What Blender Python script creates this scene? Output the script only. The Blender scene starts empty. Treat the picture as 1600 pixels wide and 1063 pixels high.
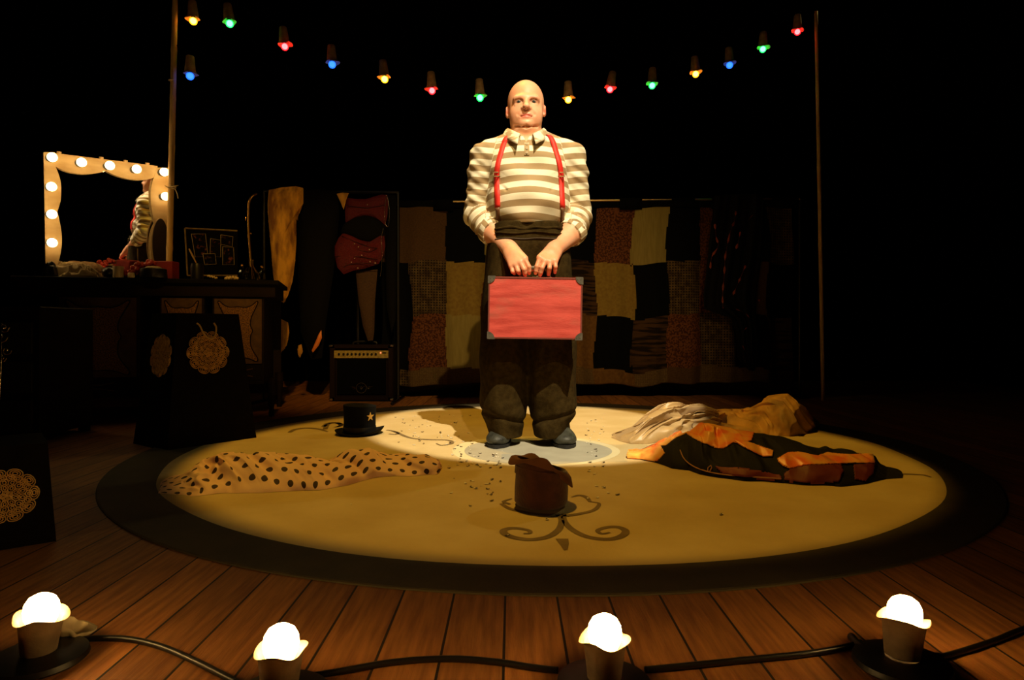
import bpy, math, random
import numpy as np
from mathutils import Vector, Matrix, noise as mn
R = math.radians
random.seed(7); rng = np.random.default_rng(7)
sc = bpy.context.scene
COL = sc.collection
F, HC = 1031.0, 0.54            # focal length in pixels, camera height; horizon at row 515

def W(px, py, Y):               # photo pixel -> world point at depth Y
    return Vector(((px-800)/F*Y, Y, HC-(py-515)/F*Y))
def G(px, py, z=0.0):           # photo pixel -> point on a level plane
    Y = F*(HC-z)/(py-515); return Vector(((px-800)/F*Y, Y, z))
def RP(px, py, P0, n):          # photo pixel -> point on any plane
    d = Vector(((px-800)/F, 1, -(py-515)/F)); o = Vector((0, 0, HC))
    return o + d*((P0-o).dot(n)/d.dot(n))

# ------------------------------------------------------------------ materials
MATS = {}
def mat(name, c1, c2=None, rough=.6, metal=0., scale=20., bump=0., bscale=None, tex='noise', stretch=(1,1,1),
        sheen=0., coat=0., emit=None, estr=0., sss=0., detail=4., contrast=(.35,.65), spec=.5, coords='Object', trans=0.):
    m = bpy.data.materials.new(name); m.use_nodes = True
    nt = m.node_tree; N = nt.nodes; L = nt.links
    b = N['Principled BSDF']
    b.inputs['Base Color'].default_value = (*c1, 1)
    b.inputs['Roughness'].default_value = rough; b.inputs['Metallic'].default_value = metal
    b.inputs['Specular IOR Level'].default_value = spec
    b.inputs['Sheen Weight'].default_value = sheen; b.inputs['Coat Weight'].default_value = coat
    if sss: b.inputs['Subsurface Weight'].default_value = sss; b.inputs['Subsurface Scale'].default_value = .02; b.inputs['Subsurface Radius'].default_value = (1,.35,.2)
    if emit: b.inputs['Emission Color'].default_value = (*emit, 1); b.inputs['Emission Strength'].default_value = estr
    tc = N.new('ShaderNodeTexCoord'); mp = N.new('ShaderNodeMapping')
    mp.inputs['Scale'].default_value = stretch; L.new(tc.outputs[coords], mp.inputs[0])
    if tex == 'voronoi':
        t = N.new('ShaderNodeTexVoronoi'); t.inputs['Scale'].default_value = scale; fac = t.outputs['Distance']
    elif tex == 'wave':
        t = N.new('ShaderNodeTexWave'); t.inputs['Scale'].default_value = scale; t.inputs['Distortion'].default_value = 3; fac = t.outputs['Fac']
    else:
        t = N.new('ShaderNodeTexNoise'); t.inputs['Scale'].default_value = scale; t.inputs['Detail'].default_value = detail; fac = t.outputs['Fac']
    L.new(mp.outputs[0], t.inputs['Vector'])
    if c2:
        r = N.new('ShaderNodeValToRGB'); r.color_ramp.elements[0].position = contrast[0]; r.color_ramp.elements[1].position = contrast[1]
        r.color_ramp.elements[0].color = (*c1, 1); r.color_ramp.elements[1].color = (*c2, 1)
        L.new(fac, r.inputs[0]); L.new(r.outputs[0], b.inputs['Base Color'])
    if bump:
        t2 = N.new('ShaderNodeTexNoise'); t2.inputs['Scale'].default_value = bscale or scale*2; t2.inputs['Detail'].default_value = 5
        L.new(mp.outputs[0], t2.inputs['Vector'])
        bp = N.new('ShaderNodeBump'); bp.inputs['Strength'].default_value = bump; bp.inputs['Distance'].default_value = .01
        L.new(t2.outputs['Fac'], bp.inputs['Height']); L.new(bp.outputs[0], b.inputs['Normal'])
    if trans:
        out = N['Material Output']; tr = N.new('ShaderNodeBsdfTranslucent'); tr.inputs[0].default_value = (*c1, 1)
        mx = N.new('ShaderNodeMixShader'); mx.inputs[0].default_value = trans
        L.new(b.outputs[0], mx.inputs[1]); L.new(tr.outputs[0], mx.inputs[2]); L.new(mx.outputs[0], out.inputs[0])
    MATS[name] = m
    return m
def nodes_of(m): return m.node_tree.nodes, m.node_tree.links, m.node_tree.nodes['Principled BSDF']
def math_node(N, L, op, a, b=None, c=None):
    n = N.new('ShaderNodeMath'); n.operation = op
    for i, v in enumerate((a, b, c)):
        if v is None: continue
        if isinstance(v, (int, float)): n.inputs[i].default_value = v
        else: L.new(v, n.inputs[i])
    return n.outputs[0]
def mix_col(N, L, fac, a, b):
    n = N.new('ShaderNodeMix'); n.data_type = 'RGBA'
    if isinstance(fac, (int, float)): n.inputs[0].default_value = fac
    else: L.new(fac, n.inputs[0])
    for i, v in ((6, a), (7, b)):
        if isinstance(v, tuple): n.inputs[i].default_value = (*v, 1)
        else: L.new(v, n.inputs[i])
    return n.outputs[2]

# ------------------------------------------------------------------ mesh builder
class MB:
    def __init__(s): s.v = []; s.f = []; s.m = []; s.mi = 0; s.T = Matrix()
    def add(s, vs, fs, T=None):
        T = s.T @ T if T is not None else s.T
        o = len(s.v); s.v += [tuple(T @ Vector(p)) for p in vs]
        s.f += [tuple(i+o for i in q) for q in fs]; s.m += [s.mi]*len(fs); return s
    def box(s, c, d, T=None, bev=0):
        x, y, z = (k/2 for k in d); b = min(bev, x*.9, y*.9, z*.9)
        if b <= 0:
            vs = [(c[0]+i*x, c[1]+j*y, c[2]+k*z) for i in (-1,1) for j in (-1,1) for k in (-1,1)]
            return s.add(vs, [(0,1,3,2),(4,6,7,5),(0,4,5,1),(2,3,7,6),(0,2,6,4),(1,5,7,3)], T)
        vs = []; ix = {}
        for i in (-1,1):
            for j in (-1,1):
                for k in (-1,1):
                    for a in range(3):
                        q = [x-b, y-b, z-b]; q[a] = (x, y, z)[a]
                        ix[(i,j,k,a)] = len(vs); vs.append((c[0]+i*q[0], c[1]+j*q[1], c[2]+k*q[2]))
        fs = []
        def od(l, i): return l if i > 0 else l[::-1]
        for i in (-1,1):
            fs.append(od([ix[(i,-1,-1,0)], ix[(i,1,-1,0)], ix[(i,1,1,0)], ix[(i,-1,1,0)]], i))
            fs.append(od([ix[(-1,i,-1,1)], ix[(-1,i,1,1)], ix[(1,i,1,1)], ix[(1,i,-1,1)]], i))
            fs.append(od([ix[(-1,-1,i,2)], ix[(1,-1,i,2)], ix[(1,1,i,2)], ix[(-1,1,i,2)]], i))
            for j in (-1,1):
                fs.append(od([ix[(i,j,-1,0)], ix[(i,j,-1,1)], ix[(i,j,1,1)], ix[(i,j,1,0)]], i*j))
                fs.append(od([ix[(i,-1,j,0)], ix[(i,1,j,0)], ix[(i,1,j,2)], ix[(i,-1,j,2)]], i*j))
                fs.append(od([ix[(-1,i,j,1)], ix[(-1,i,j,2)], ix[(1,i,j,2)], ix[(1,i,j,1)]], i*j))
                for k in (-1,1): fs.append(od([ix[(i,j,k,0)], ix[(i,j,k,1)], ix[(i,j,k,2)]], i*j*k))
        return s.add(vs, fs, T)
    def lathe(s, prof, seg=32, T=None, wob=None, close=False):
        vs = []; n = len(prof)
        for k in range(seg):
            a = 2*math.pi*k/seg
            for i, (r, z) in enumerate(prof):
                rr, zz = (r, z) if wob is None else wob(a, i, r, z)
                vs.append((rr*math.cos(a), rr*math.sin(a), zz))
        fs = [(k*n+i, ((k+1) % seg)*n+i, ((k+1) % seg)*n+i+1, k*n+i+1) for k in range(seg) for i in range(n-1)]
        return s.add(vs, fs, T)
    def tube(s, pts, r, seg=8, caps=True, T=None, flat=1.):
        pts = [Vector(p) for p in pts]; n = len(pts)
        rs = r if isinstance(r, (list, tuple)) else [r]*n
        t0 = (pts[1]-pts[0]).normalized(); up = Vector((0,0,1)) if abs(t0.z) < .9 else Vector((0,1,0))
        u = t0.cross(up).normalized(); vs = []
        for i, p in enumerate(pts):
            t = (pts[min(i+1,n-1)]-pts[max(i-1,0)]).normalized()
            u = (u - t*u.dot(t)).normalized(); w = t.cross(u)
            for k in range(seg):
                a = 2*math.pi*k/seg; vs.append(p+u*rs[i]*math.cos(a)+w*rs[i]*flat*math.sin(a))
        fs = [(i*seg+k, i*seg+(k+1) % seg, (i+1)*seg+(k+1) % seg, (i+1)*seg+k) for i in range(n-1) for k in range(seg)]
        if caps: fs += [tuple(range(seg))[::-1], tuple((n-1)*seg+k for k in range(seg))]
        return s.add(vs, fs, T)
    def sphere(s, c, r, seg=20, rings=12, T=None):
        rr = (r, r, r) if isinstance(r, (int, float)) else r
        vs = [(c[0], c[1], c[2]+rr[2])]
        for i in range(1, rings):
            ph = math.pi*i/rings
            for k in range(seg):
                a = 2*math.pi*k/seg; vs.append((c[0]+rr[0]*math.sin(ph)*math.cos(a), c[1]+rr[1]*math.sin(ph)*math.sin(a), c[2]+rr[2]*math.cos(ph)))
        vs.append((c[0], c[1], c[2]-rr[2])); fs = []
        for k in range(seg):
            fs.append((0, 1+k, 1+(k+1) % seg))
            for i in range(rings-2): fs.append((1+i*seg+k, 1+(i+1)*seg+k, 1+(i+1)*seg+(k+1) % seg, 1+i*seg+(k+1) % seg))
            fs.append((len(vs)-1, 1+(rings-2)*seg+(k+1) % seg, 1+(rings-2)*seg+k))
        return s.add(vs, fs, T)
    def prism(s, poly, th, T=None):        # poly in local xz, extruded along +y by th
        n = len(poly); vs = [(x, 0, z) for x, z in poly]+[(x, th, z) for x, z in poly]
        fs = [tuple(range(n)), tuple(range(2*n-1, n-1, -1))]+[(i, i+n, (i+1) % n+n, (i+1) % n) for i in range(n)]
        return s.add(vs, fs, T)
    def slab(s, pts, off):                 # polygon of world points, thickened by a vector
        off = Vector(off); n = len(pts); vs = [Vector(p) for p in pts]+[Vector(p)+off for p in pts]
        return s.add(vs, [tuple(range(n)), tuple(range(2*n-1, n-1, -1))]+[(i, i+n, (i+1) % n+n, (i+1) % n) for i in range(n)])
    def strip(s, A, B, off):               # two world polylines joined as a thick board
        off = Vector(off); n = len(A); vs = []
        for a, b in zip(A, B): vs += [Vector(a), Vector(b), Vector(b)+off, Vector(a)+off]
        fs = []
        for i in range(n-1):
            for k in range(4): fs.append((4*i+k, 4*i+(k+1) % 4, 4*i+4+(k+1) % 4, 4*i+4+k))
        fs += [(0,3,2,1), (4*n-4, 4*n-3, 4*n-2, 4*n-1)]
        return s.add(vs, fs)
    def grid(s, fn, nu, nv, T=None):
        vs = [fn(i/nu, j/nv) for i in range(nu+1) for j in range(nv+1)]
        fs = [(i*(nv+1)+j, (i+1)*(nv+1)+j, (i+1)*(nv+1)+j+1, i*(nv+1)+j+1) for i in range(nu) for j in range(nv)]
        return s.add(vs, fs, T)
    def puffy(s, pts, bulge, rings=6, back=.3):  # closed world outline -> pillow bulging towards -bulge*... vector
        bulge = Vector(bulge); n = len(pts); P = [Vector(p) for p in pts]; c = sum(P, Vector())/n
        for sgn in (1, -back):
            vs = []
            for k in range(rings):
                t = k/rings; h = math.sqrt(1-(1-t)**2)
                vs += [p.lerp(c, t)+bulge*sgn*h for p in P]
            vs.append(c+bulge*sgn)
            fs = [(k*n+i, k*n+(i+1) % n, (k+1)*n+(i+1) % n, (k+1)*n+i) for k in range(rings-1) for i in range(n)]
            fs += [((rings-1)*n+i, (rings-1)*n+(i+1) % n, rings*n) for i in range(n)]
            if sgn < 0: fs = [q[::-1] for q in fs]
            s.add(vs, fs)
        return s
    def build(s, name, mats, parent=None, smooth=True, label=None, local=False, angle=40):
        return mk(name, s.v, s.f, mats, parent, smooth, label, local, s.m, angle)

def mk(name, v, f, mats, parent=None, smooth=True, label=None, local=False, midx=None, angle=40):
    if not isinstance(mats, (list, tuple)): mats = [mats]
    mats = [MATS[m] if isinstance(m, str) else m for m in mats]
    V = np.array(v, dtype=np.float64).reshape(-1, 3)
    if parent is not None and not local:
        wm = parent.matrix_basis.copy(); q = parent.parent
        while q is not None: wm = q.matrix_basis @ wm; q = q.parent
        inv = np.array(wm.inverted()); V = V@inv[:3,:3].T+inv[:3,3]
    loc = np.zeros(3)
    if parent is None:
        lo, hi = V.min(0), V.max(0); loc = np.array([(lo[0]+hi[0])/2, (lo[1]+hi[1])/2, lo[2]]); V = V-loc
    me = bpy.data.meshes.new(name); me.from_pydata(V.tolist(), [], [list(map(int, q)) for q in f] if not isinstance(f, np.ndarray) else f.tolist())
    for m in mats: me.materials.append(m)
    if midx is not None and len(mats) > 1: me.polygons.foreach_set('material_index', midx)
    me.validate(); me.update()
    if smooth:
        me.polygons.foreach_set('use_smooth', [True]*len(me.polygons))
        if angle < 180:
            try: me.set_sharp_from_angle(angle=R(angle))
            except Exception: pass
    o = bpy.data.objects.new(name, me); o.location = loc; COL.objects.link(o)
    if parent is not None: o.parent = parent; o.location = (0,0,0)
    if label: o['label'] = label
    return o
def tag(o, label, cat, group=None, kind=None):
    o['label'] = label; o['category'] = cat
    if group: o['group'] = group
    if kind: o['kind'] = kind
    return o
def struct(o): o['kind'] = 'structure'; return o
def thing(name, label, cat, loc=(0,0,0), rotz=0, group=None):
    o = bpy.data.objects.new(name, None); COL.objects.link(o); o.empty_display_size = .05
    o.matrix_basis = Matrix.Translation(Vector(loc)) @ Matrix.Rotation(rotz, 4, 'Z')
    return tag(o, label, cat, group)
def kids(o): return [c for c in bpy.data.objects if c.parent == o]
def copy_tree(o, parent=None):
    c = o.copy(); COL.objects.link(c)
    if parent is not None: c.parent = parent
    for k in kids(o): copy_tree(k, c)
    return c
def spline(pts, n=8):          # Catmull-Rom through points
    P = [Vector(p) for p in pts]; out = []
    for i in range(len(P)-1):
        a, b, c, d = P[max(i-1,0)], P[i], P[i+1], P[min(i+2,len(P)-1)]
        for k in range(n):
            t = k/n; out.append(.5*((2*b)+(c-a)*t+(2*a-5*b+4*c-d)*t*t+(3*b-a-3*c+d)*t**3))
    out.append(P[-1]); return out
def frame(o, z, x=None):       # matrix whose local z is the given direction
    z = Vector(z).normalized(); x = Vector(x or (1,0,0)); x = (x-z*x.dot(z)).normalized(); y = z.cross(x)
    M_ = Matrix((x, y, z)).transposed().to_4x4(); M_.translation = Vector(o); return M_

# ------------------------------------------------------------------ signed-distance modelling
class SDF:
    def __init__(s, lo, hi, h):
        s.lo = np.array(lo, float); s.h = h; s.n = np.ceil((np.array(hi)-s.lo)/h).astype(int)+1
        s.d = np.full(s.n, 1.0, np.float32)
    def box(s, lo, hi):
        a = np.clip(np.floor((np.array(lo)-s.lo)/s.h).astype(int), 0, s.n-1); b = np.clip(np.ceil((np.array(hi)-s.lo)/s.h).astype(int)+1, 1, s.n)
        b = np.maximum(b, a+1)
        ax = [(s.lo[i]+s.h*np.arange(a[i], b[i])).astype(np.float32) for i in range(3)]
        X, Y, Z = np.meshgrid(*ax, indexing='ij', sparse=True)
        return tuple(slice(a[i], b[i]) for i in range(3)), X, Y, Z
    def comb(s, fn, lo, hi, k=0., op='u'):
        m = k+3*s.h; sl, X, Y, Z = s.box(np.array(lo)-m, np.array(hi)+m)
        e = fn(X, Y, Z); d = s.d[sl]
        if op == 's': e = -e
        if k > 0:
            hh = np.maximum(k-np.abs(d-e), 0)/k; q = hh*hh*k*.25
            s.d[sl] = np.minimum(d, e)-q if op == 'u' else np.maximum(d, e)+q
        else: s.d[sl] = np.minimum(d, e) if op == 'u' else np.maximum(d, e)
    def ell(s, c, r, k=0., op='u', rot=None):
        f, m = ell_f(c, r, rot); s.comb(f, np.array(c)-m, np.array(c)+m, k, op); return s
    def cone(s, a, b, ra, rb, k=0., op='u', f=None):
        g = cone_f(a, b, ra, rb); m = max(ra, rb)
        s.comb(g if f is None else (lambda X, Y, Z: g(X, Y, Z)+f(X, Y, Z)), np.minimum(a, b)-m, np.maximum(a, b)+m, k, op); return s
    def surf(s):
        d = s.d; ins = d < 0
        c = np.zeros(np.array(d.shape)-1, np.int8); nx, ny, nz = c.shape
        for i in (0,1):
            for j in (0,1):
                for k in (0,1): c += ins[i:i+nx, j:j+ny, k:k+nz]
        act = np.argwhere((c > 0) & (c < 8)); idx = np.full(c.shape, -1, np.int32); idx[tuple(act.T)] = np.arange(len(act))
        acc = np.zeros((len(act), 3)); cnt = np.zeros(len(act))
        cor = [(i,j,k) for i in (0,1) for j in (0,1) for k in (0,1)]
        val = {q: d[act[:,0]+q[0], act[:,1]+q[1], act[:,2]+q[2]].astype(float) for q in cor}
        for q in cor:
            for ax in range(3):
                if q[ax]: continue
                p = list(q); p[ax] = 1; p = tuple(p); a, b = val[q], val[p]; x = (a < 0) != (b < 0)
                t = np.where(x, a/np.where(a == b, 1, a-b), 0); P = np.tile(np.array(q, float), (len(act), 1)); P[:,ax] = t
                acc += P*x[:,None]; cnt += x
        V = s.lo+s.h*(act+acc/cnt[:,None]); Q = []
        for ax in range(3):
            o1, o2 = [(1,2),(2,0),(0,1)][ax]
            a = [slice(None)]*3; b = [slice(None)]*3; a[ax] = slice(0,-1); b[ax] = slice(1,None)
            A, B = ins[tuple(a)], ins[tuple(b)]; e = np.argwhere(A != B)
            e = e[(e[:,o1] > 0) & (e[:,o2] > 0) & (e[:,o1] < c.shape[o1]) & (e[:,o2] < c.shape[o2])]
            fl = A[tuple(e.T)]
            def g(u, v):
                w = e.copy(); w[:,o1] -= u; w[:,o2] -= v; return idx[tuple(w.T)]
            q = np.stack([g(1,1), g(0,1), g(0,0), g(1,0)], 1); q[~fl] = q[~fl][:, ::-1]; Q.append(q)
        Q = np.concatenate(Q); return V, Q[(Q >= 0).all(1)]
    def front(s, x, z):        # first surface seen from -y at (x, z)
        i = (x-s.lo[0])/s.h; k = (z-s.lo[2])/s.h; i0, k0 = int(i), int(k); tot = wt = 0
        for a in (0,1):
            for b in (0,1):
                w = (1-abs(i-i0-a))*(1-abs(k-k0-b))+1e-6; col = s.d[i0+a, :, k0+b]; j = int(np.argmax(col < 0))
                if j > 0: t = col[j-1]/(col[j-1]-col[j]); tot += w*(s.lo[1]+s.h*(j-1+t)); wt += w
        return tot/max(wt, 1e-9)
def ell_f(c, r, rot=None):
    c = np.array(c, float); r = np.array(r, float); m = float(r.max())
    Rm = np.eye(3) if rot is None else np.array(Matrix.Rotation(R(rot[0]), 3, rot[1]).inverted())
    def f(X, Y, Z):
        x, y, z = X-c[0], Y-c[1], Z-c[2]
        if rot is not None: x, y, z = (Rm[i,0]*x+Rm[i,1]*y+Rm[i,2]*z for i in range(3))
        a = (x/r[0])**2+(y/r[1])**2+(z/r[2])**2; b = (x/r[0]**2)**2+(y/r[1]**2)**2+(z/r[2]**2)**2
        k0 = np.sqrt(a); return k0*(k0-1)/np.sqrt(b+1e-9)
    return f, m
def cone_f(a, b, ra, rb):
    a = np.array(a, float); b = np.array(b, float); ab = b-a; L2 = float(ab@ab)
    def f(X, Y, Z):
        t = np.clip(((X-a[0])*ab[0]+(Y-a[1])*ab[1]+(Z-a[2])*ab[2])/L2, 0, 1)
        return np.sqrt((X-a[0]-t*ab[0])**2+(Y-a[1]-t*ab[1])**2+(Z-a[2]-t*ab[2])**2)-(ra+(rb-ra)*t)
    return f
def set_attr(o, name, vals):
    a = o.data.attributes.new(name, 'FLOAT', 'POINT'); a.data.foreach_set('value', np.asarray(vals, np.float32))
# @@PART2
# ================================================================== camera, view, world
cam = bpy.data.cameras.new('camera'); co = bpy.data.objects.new('camera', cam); COL.objects.link(co)
co.location = (0,0,HC); co.rotation_euler = (R(90),0,0); cam.sensor_width = 36; cam.lens = F/1600*36
cam.shift_y = -16.5/1600; cam.clip_start = .02; sc.camera = co
sc.view_settings.view_transform = 'Standard'; sc.view_settings.look = 'None'; sc.view_settings.gamma = 1; sc.view_settings.exposure = 0
w = bpy.data.worlds.new('world'); sc.world = w; w.use_nodes = True
w.node_tree.nodes['Background'].inputs[0].default_value = (0,0,0,1)
sc.cycles.use_denoising = True
sc.cycles.max_bounces = 6; sc.cycles.sample_clamp_indirect = 4

def spot(name, loc, target, power, col, angle, blend=.15, radius=.05):
    l = bpy.data.lights.new(name, 'SPOT'); l.energy = power; l.color = col; l.spot_size = R(angle); l.spot_blend = blend; l.shadow_soft_size = radius
    o = bpy.data.objects.new(name, l); COL.objects.link(o); o.location = loc
    o.rotation_euler = (Vector(target)-Vector(loc)).to_track_quat('-Z', 'Y').to_euler(); return o
spot('spot_white_key', (1.54,-1.65,7.2), (.10,3.60,0), 4200, (1,.84,.56), 11.2, .07, .04)
spot('spot_amber_top', (-.75,3.75,5.6), (.10,3.05,0), 480, (1,.52,.045), 29.6, .05, .05)
spot('spot_amber_front', (.9,-2.9,4.9), (.05,5.1,.45), 900, (1,.64,.24), 24, .95, .04)
spot('spot_amber_left', (.2,-1.6,4.3), (-1.58,4.55,.85), 560, (1,.50,.06), 15.5, 1., .05)
spot('spot_rim_right', (2.6,5.1,3.2), (.1,3.05,.7), 55, (1,.85,.35), 26, .5, .05)

# ================================================================== the setting
fl = mat('floor_boards', (.30,.105,.022), (.50,.20,.045), rough=.62, scale=9, stretch=(9,.7,1), bump=.25, bscale=40)
N, L, B = nodes_of(fl)
tc = N.new('ShaderNodeTexCoord'); sp = N.new('ShaderNodeSeparateXYZ'); L.new(tc.outputs['Object'], sp.inputs[0])
PW = .1043
u = math_node(N, L, 'DIVIDE', sp.outputs[0], PW); fr = math_node(N, L, 'FRACT', math_node(N, L, 'ADD', u, 50.13))
gap = math_node(N, L, 'LESS_THAN', math_node(N, L, 'ABSOLUTE', math_node(N, L, 'SUBTRACT', fr, .5)), .478)   # 1 on the board, 0 in the joint
idn = math_node(N, L, 'FLOOR', math_node(N, L, 'ADD', u, 50.13))
wn = N.new('ShaderNodeTexWhiteNoise'); wn.noise_dimensions = '1D'; L.new(idn, wn.inputs['W'])
old = B.inputs['Base Color'].links[0].from_socket
tone = math_node(N, L, 'MULTIPLY_ADD', wn.outputs[0], .5, .72)
hs = N.new('ShaderNodeHueSaturation'); L.new(old, hs.inputs['Color']); L.new(tone, hs.inputs['Value'])
L.new(mix_col(N, L, gap, (.012,.004,.002), hs.outputs[0]), B.inputs['Base Color'])
m = MB(); m.box((0,3.2,-.05), (9.5,8.4,.1)); fo = struct(m.build('floor', 'floor_boards', smooth=False))
mat('black_drape', (.0010,.0009,.0009), rough=.95, spec=.1, scale=3)
def drape(name, p0, p1, h):
    d = Vector(p1)-Vector(p0); ln = d.length; d.normalize(); nn = Vector((-d.y, d.x, 0)); mm = MB()
    mm.grid(lambda u, v: Vector(p0)+d*ln*u+nn*(.03*math.sin(u*ln*18)+.015*math.sin(u*ln*41+v*2))+Vector((0,0,h*v)), int(ln*36), 6)
    struct(mm.build(name, 'black_drape'))
drape('wall_back', (-4.7,6.9,0), (4.7,6.9,0), 4.2)
drape('wall_left', (-4.65,-.9,0), (-4.65,6.85,0), 4.2)
drape('wall_right', (4.65,6.85,0), (4.65,-.9,0), 4.2)

# ------------------------------------------------------------------ round floor cloth
CX, CY, RD, DZ = .125, 3.08, 1.75, .006
cl = mat('floor_cloth', (.62,.47,.22), (.70,.55,.29), rough=.75, scale=5, bump=.12, bscale=90)
N, L, B = nodes_of(cl)
tc = N.new('ShaderNodeTexCoord'); nz = N.new('ShaderNodeTexNoise'); nz.inputs['Scale'].default_value = 2.2; L.new(tc.outputs['Object'], nz.inputs[0])
r = N.new('ShaderNodeValToRGB'); r.color_ramp.elements[0].position = .42; r.color_ramp.elements[1].position = .7
L.new(nz.outputs[0], r.inputs[0]); f_ = math_node(N, L, 'MULTIPLY', r.outputs[0], .45)
L.new(mix_col(N, L, f_, B.inputs['Base Color'].links[0].from_socket, (.50,.34,.13)), B.inputs['Base Color'])
mat('paint_ring', (.045,.032,.012), (.07,.050,.018), rough=.8, scale=6, bump=.12, bscale=90)
mat('paint_grey', (.40,.37,.28), (.46,.43,.33), rough=.7, scale=8)
mat('paint_cream', (.74,.62,.34), (.78,.68,.42), rough=.75, scale=6)
mat('paint_scroll', (.16,.105,.045), (.24,.165,.07), rough=.8, scale=14)
m = MB(); SEG = 160; RI, IX, IY = 1.56, .135, 3.045
ia = [2*math.pi*i/SEG for i in range(SEG)]
ring = lambda r_, z_, x_=CX, y_=CY: [Vector((x_+r_*math.cos(a), y_+r_*math.sin(a), z_)) for a in ia]
inner = [Vector((IX+(RI+.004*math.sin(9*a)+.003*math.sin(17*a+1))*math.cos(a), IY+(RI+.004*math.sin(9*a))*math.sin(a), DZ)) for a in ia]
m.add(inner, [tuple(range(SEG))])
m.mi = 4; rg = [inner, ring(RD-.004, DZ), ring(RD, DZ-.002), ring(RD, .0005)]
m.add([p for r_ in rg for p in r_], [(k*SEG+i, k*SEG+SEG+i, k*SEG+SEG+(i+1) % SEG, k*SEG+(i+1) % SEG) for k in range(3) for i in range(SEG)])
def blob_pts(cx, cy, rx, ry, z, seed=0, am=.03, n=64):
    return [Vector((cx+rx*(1+am*math.sin(3*a+seed)+am*.6*math.sin(5*a+seed*2))*math.cos(a), cy+ry*(1+am*math.sin(4*a+seed*3))*math.sin(a), z)) for a in [2*math.pi*i/n for i in range(n)]]
m.mi = 2; P = blob_pts(.10,2.93,.37,.37,DZ+.0004,1,.012); m.add(P, [tuple(range(64))])
m.mi = 1; P = blob_pts(.11,2.92,.325,.315,DZ+.0008,1,.012); m.add(P, [tuple(range(64))])
m.mi = 3
def stroke(pts, wd, z=DZ+.0012, taper=True):
    C = spline([G(x, y, z) for x, y in pts], 6); n = len(C); vs = []
    for i, p in enumerate(C):
        t = (C[min(i+1,n-1)]-C[max(i-1,0)]).normalized(); s_ = Vector((-t.y, t.x, 0))
        w_ = wd*(.35+.65*math.sin(math.pi*min(1, .15+.85*i/(n-1)))) if taper else wd
        vs += [p+s_*w_/2, p-s_*w_/2]
    m.add(vs, [(2*i, 2*i+1, 2*i+3, 2*i+2) for i in range(n-1)])
stroke([(870,803),(877,812),(874,826),(858,838),(833,843),(808,841),(790,835),(787,829),(797,825.5),(812,826),(826,829),(828,833),(818,834)], .022)
stroke([(881,803),(882,814),(892,826),(912,837),(935,842),(958,842),(974,836),(977,829),(965,823.5),(948,824),(934,829),(940,834),(953,832)], .022)
stroke([(783,787),(797,795),(822,801),(850,805),(880,806),(905,803),(928,797),(936,787),(922,784)], .020)
stroke([(922,784),(916,777),(905,774),(893,777)], .016)
stroke([(797,788),(787,784),(800,779)], .014)
m.add([G(x, y, DZ+.0012) for x, y in ((868,842),(888,842),(889,850),(887,859),(881,860),(876,852))], [tuple(range(6))])
for off in ((0,0), (3,4)):
    stroke([(505+off[0],667+off[1]),(513,662),(527,661),(533,665),(522,668)], .035)
stroke([(452,676),(462,671),(480,669),(500,671),(512,675)], .03)
stroke([(604,672),(615,674),(640,684),(668,687),(700,688),(706,693),(690,696),(682,693)], .022)
stroke([(608,678),(618,679),(622,676),(612,674)], .02)
stroke([(1385,745),(1400,741),(1440,742),(1455,746)], .02)
tag(m.build('round_floor_cloth', ['floor_cloth','paint_grey','paint_cream','paint_scroll','paint_ring'], smooth=False),
    'round ochre floor cloth with dark border and painted scrolls on the boards', 'rug')

# ------------------------------------------------------------------ confetti
mat('confetti_white', (.85,.80,.66), rough=.5); mat('confetti_dark', (.05,.028,.018), rough=.6)
def conf_proto(nm, mt):
    mm = MB(); pts = [(.0055*(1+.25*math.sin(2.3*a+1))*math.cos(a), .0045*math.sin(a), .0011+.0012*math.cos(2*a)) for a in [2*math.pi*i/9 for i in range(9)]]
    mm.slab(pts, (0,0,.0005)); o = mm.build(nm, mt); return o
cw = tag(conf_proto('white_confetti', 'confetti_white'), 'small pale confetti flake scattered on the round floor cloth', 'confetti', 'pale confetti on the floor cloth')
cd = tag(conf_proto('dark_confetti', 'confetti_dark'), 'small dark confetti flake scattered on the round floor cloth', 'confetti', 'dark confetti on the floor cloth')
def conf_spots(n, seed):
    rr = random.Random(seed); out = []
    fixed = [(540,800),(508,728),(737,762),(744,764),(765,757),(762,765),(828,742),(943,762),(954,753),(1127,805),(855,813),(793,838),(651,762),(918,708),(884,712),(838,709),(950,731),(770,771),(800,789)]
    while len(out) < n:
        if fixed: x, y = fixed.pop()
        else:
            x = rr.gauss(812, 125); y = rr.choice((rr.uniform(648,732), rr.uniform(650,732), rr.gauss(748, 22)))
        if not (545 < x < 1130 and 646 < y < 850): continue
        if 738 < x < 912 and y < 706: continue
        if 786 < x < 918 and 702 < y < 800: continue
        if 515 < x < 610 and y < 690: continue
        if x < 700 and 696 < y < 782: continue
        if x < 790 and 732 < y and rr.random() < .45: continue
        if x > 945 and (y < 770): continue
        p = G(x, y, DZ)
        if (p.x-CX)**2+(p.y-CY)**2 < (RD-.06)**2: out.append(p)
    return out
for proto, n, sd in ((cw, 95, 3), (cd, 95, 5)):
    for i, p in enumerate(conf_spots(n, sd)):
        o = proto if i == 0 else proto.copy()
        if i: COL.objects.link(o)
        o.location = p+Vector((0,0,.0016)); o.rotation_euler = (0,0,random.uniform(0,6.28)); s_ = random.uniform(.55,1.35); o.scale = (s_, s_, 1)
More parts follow.
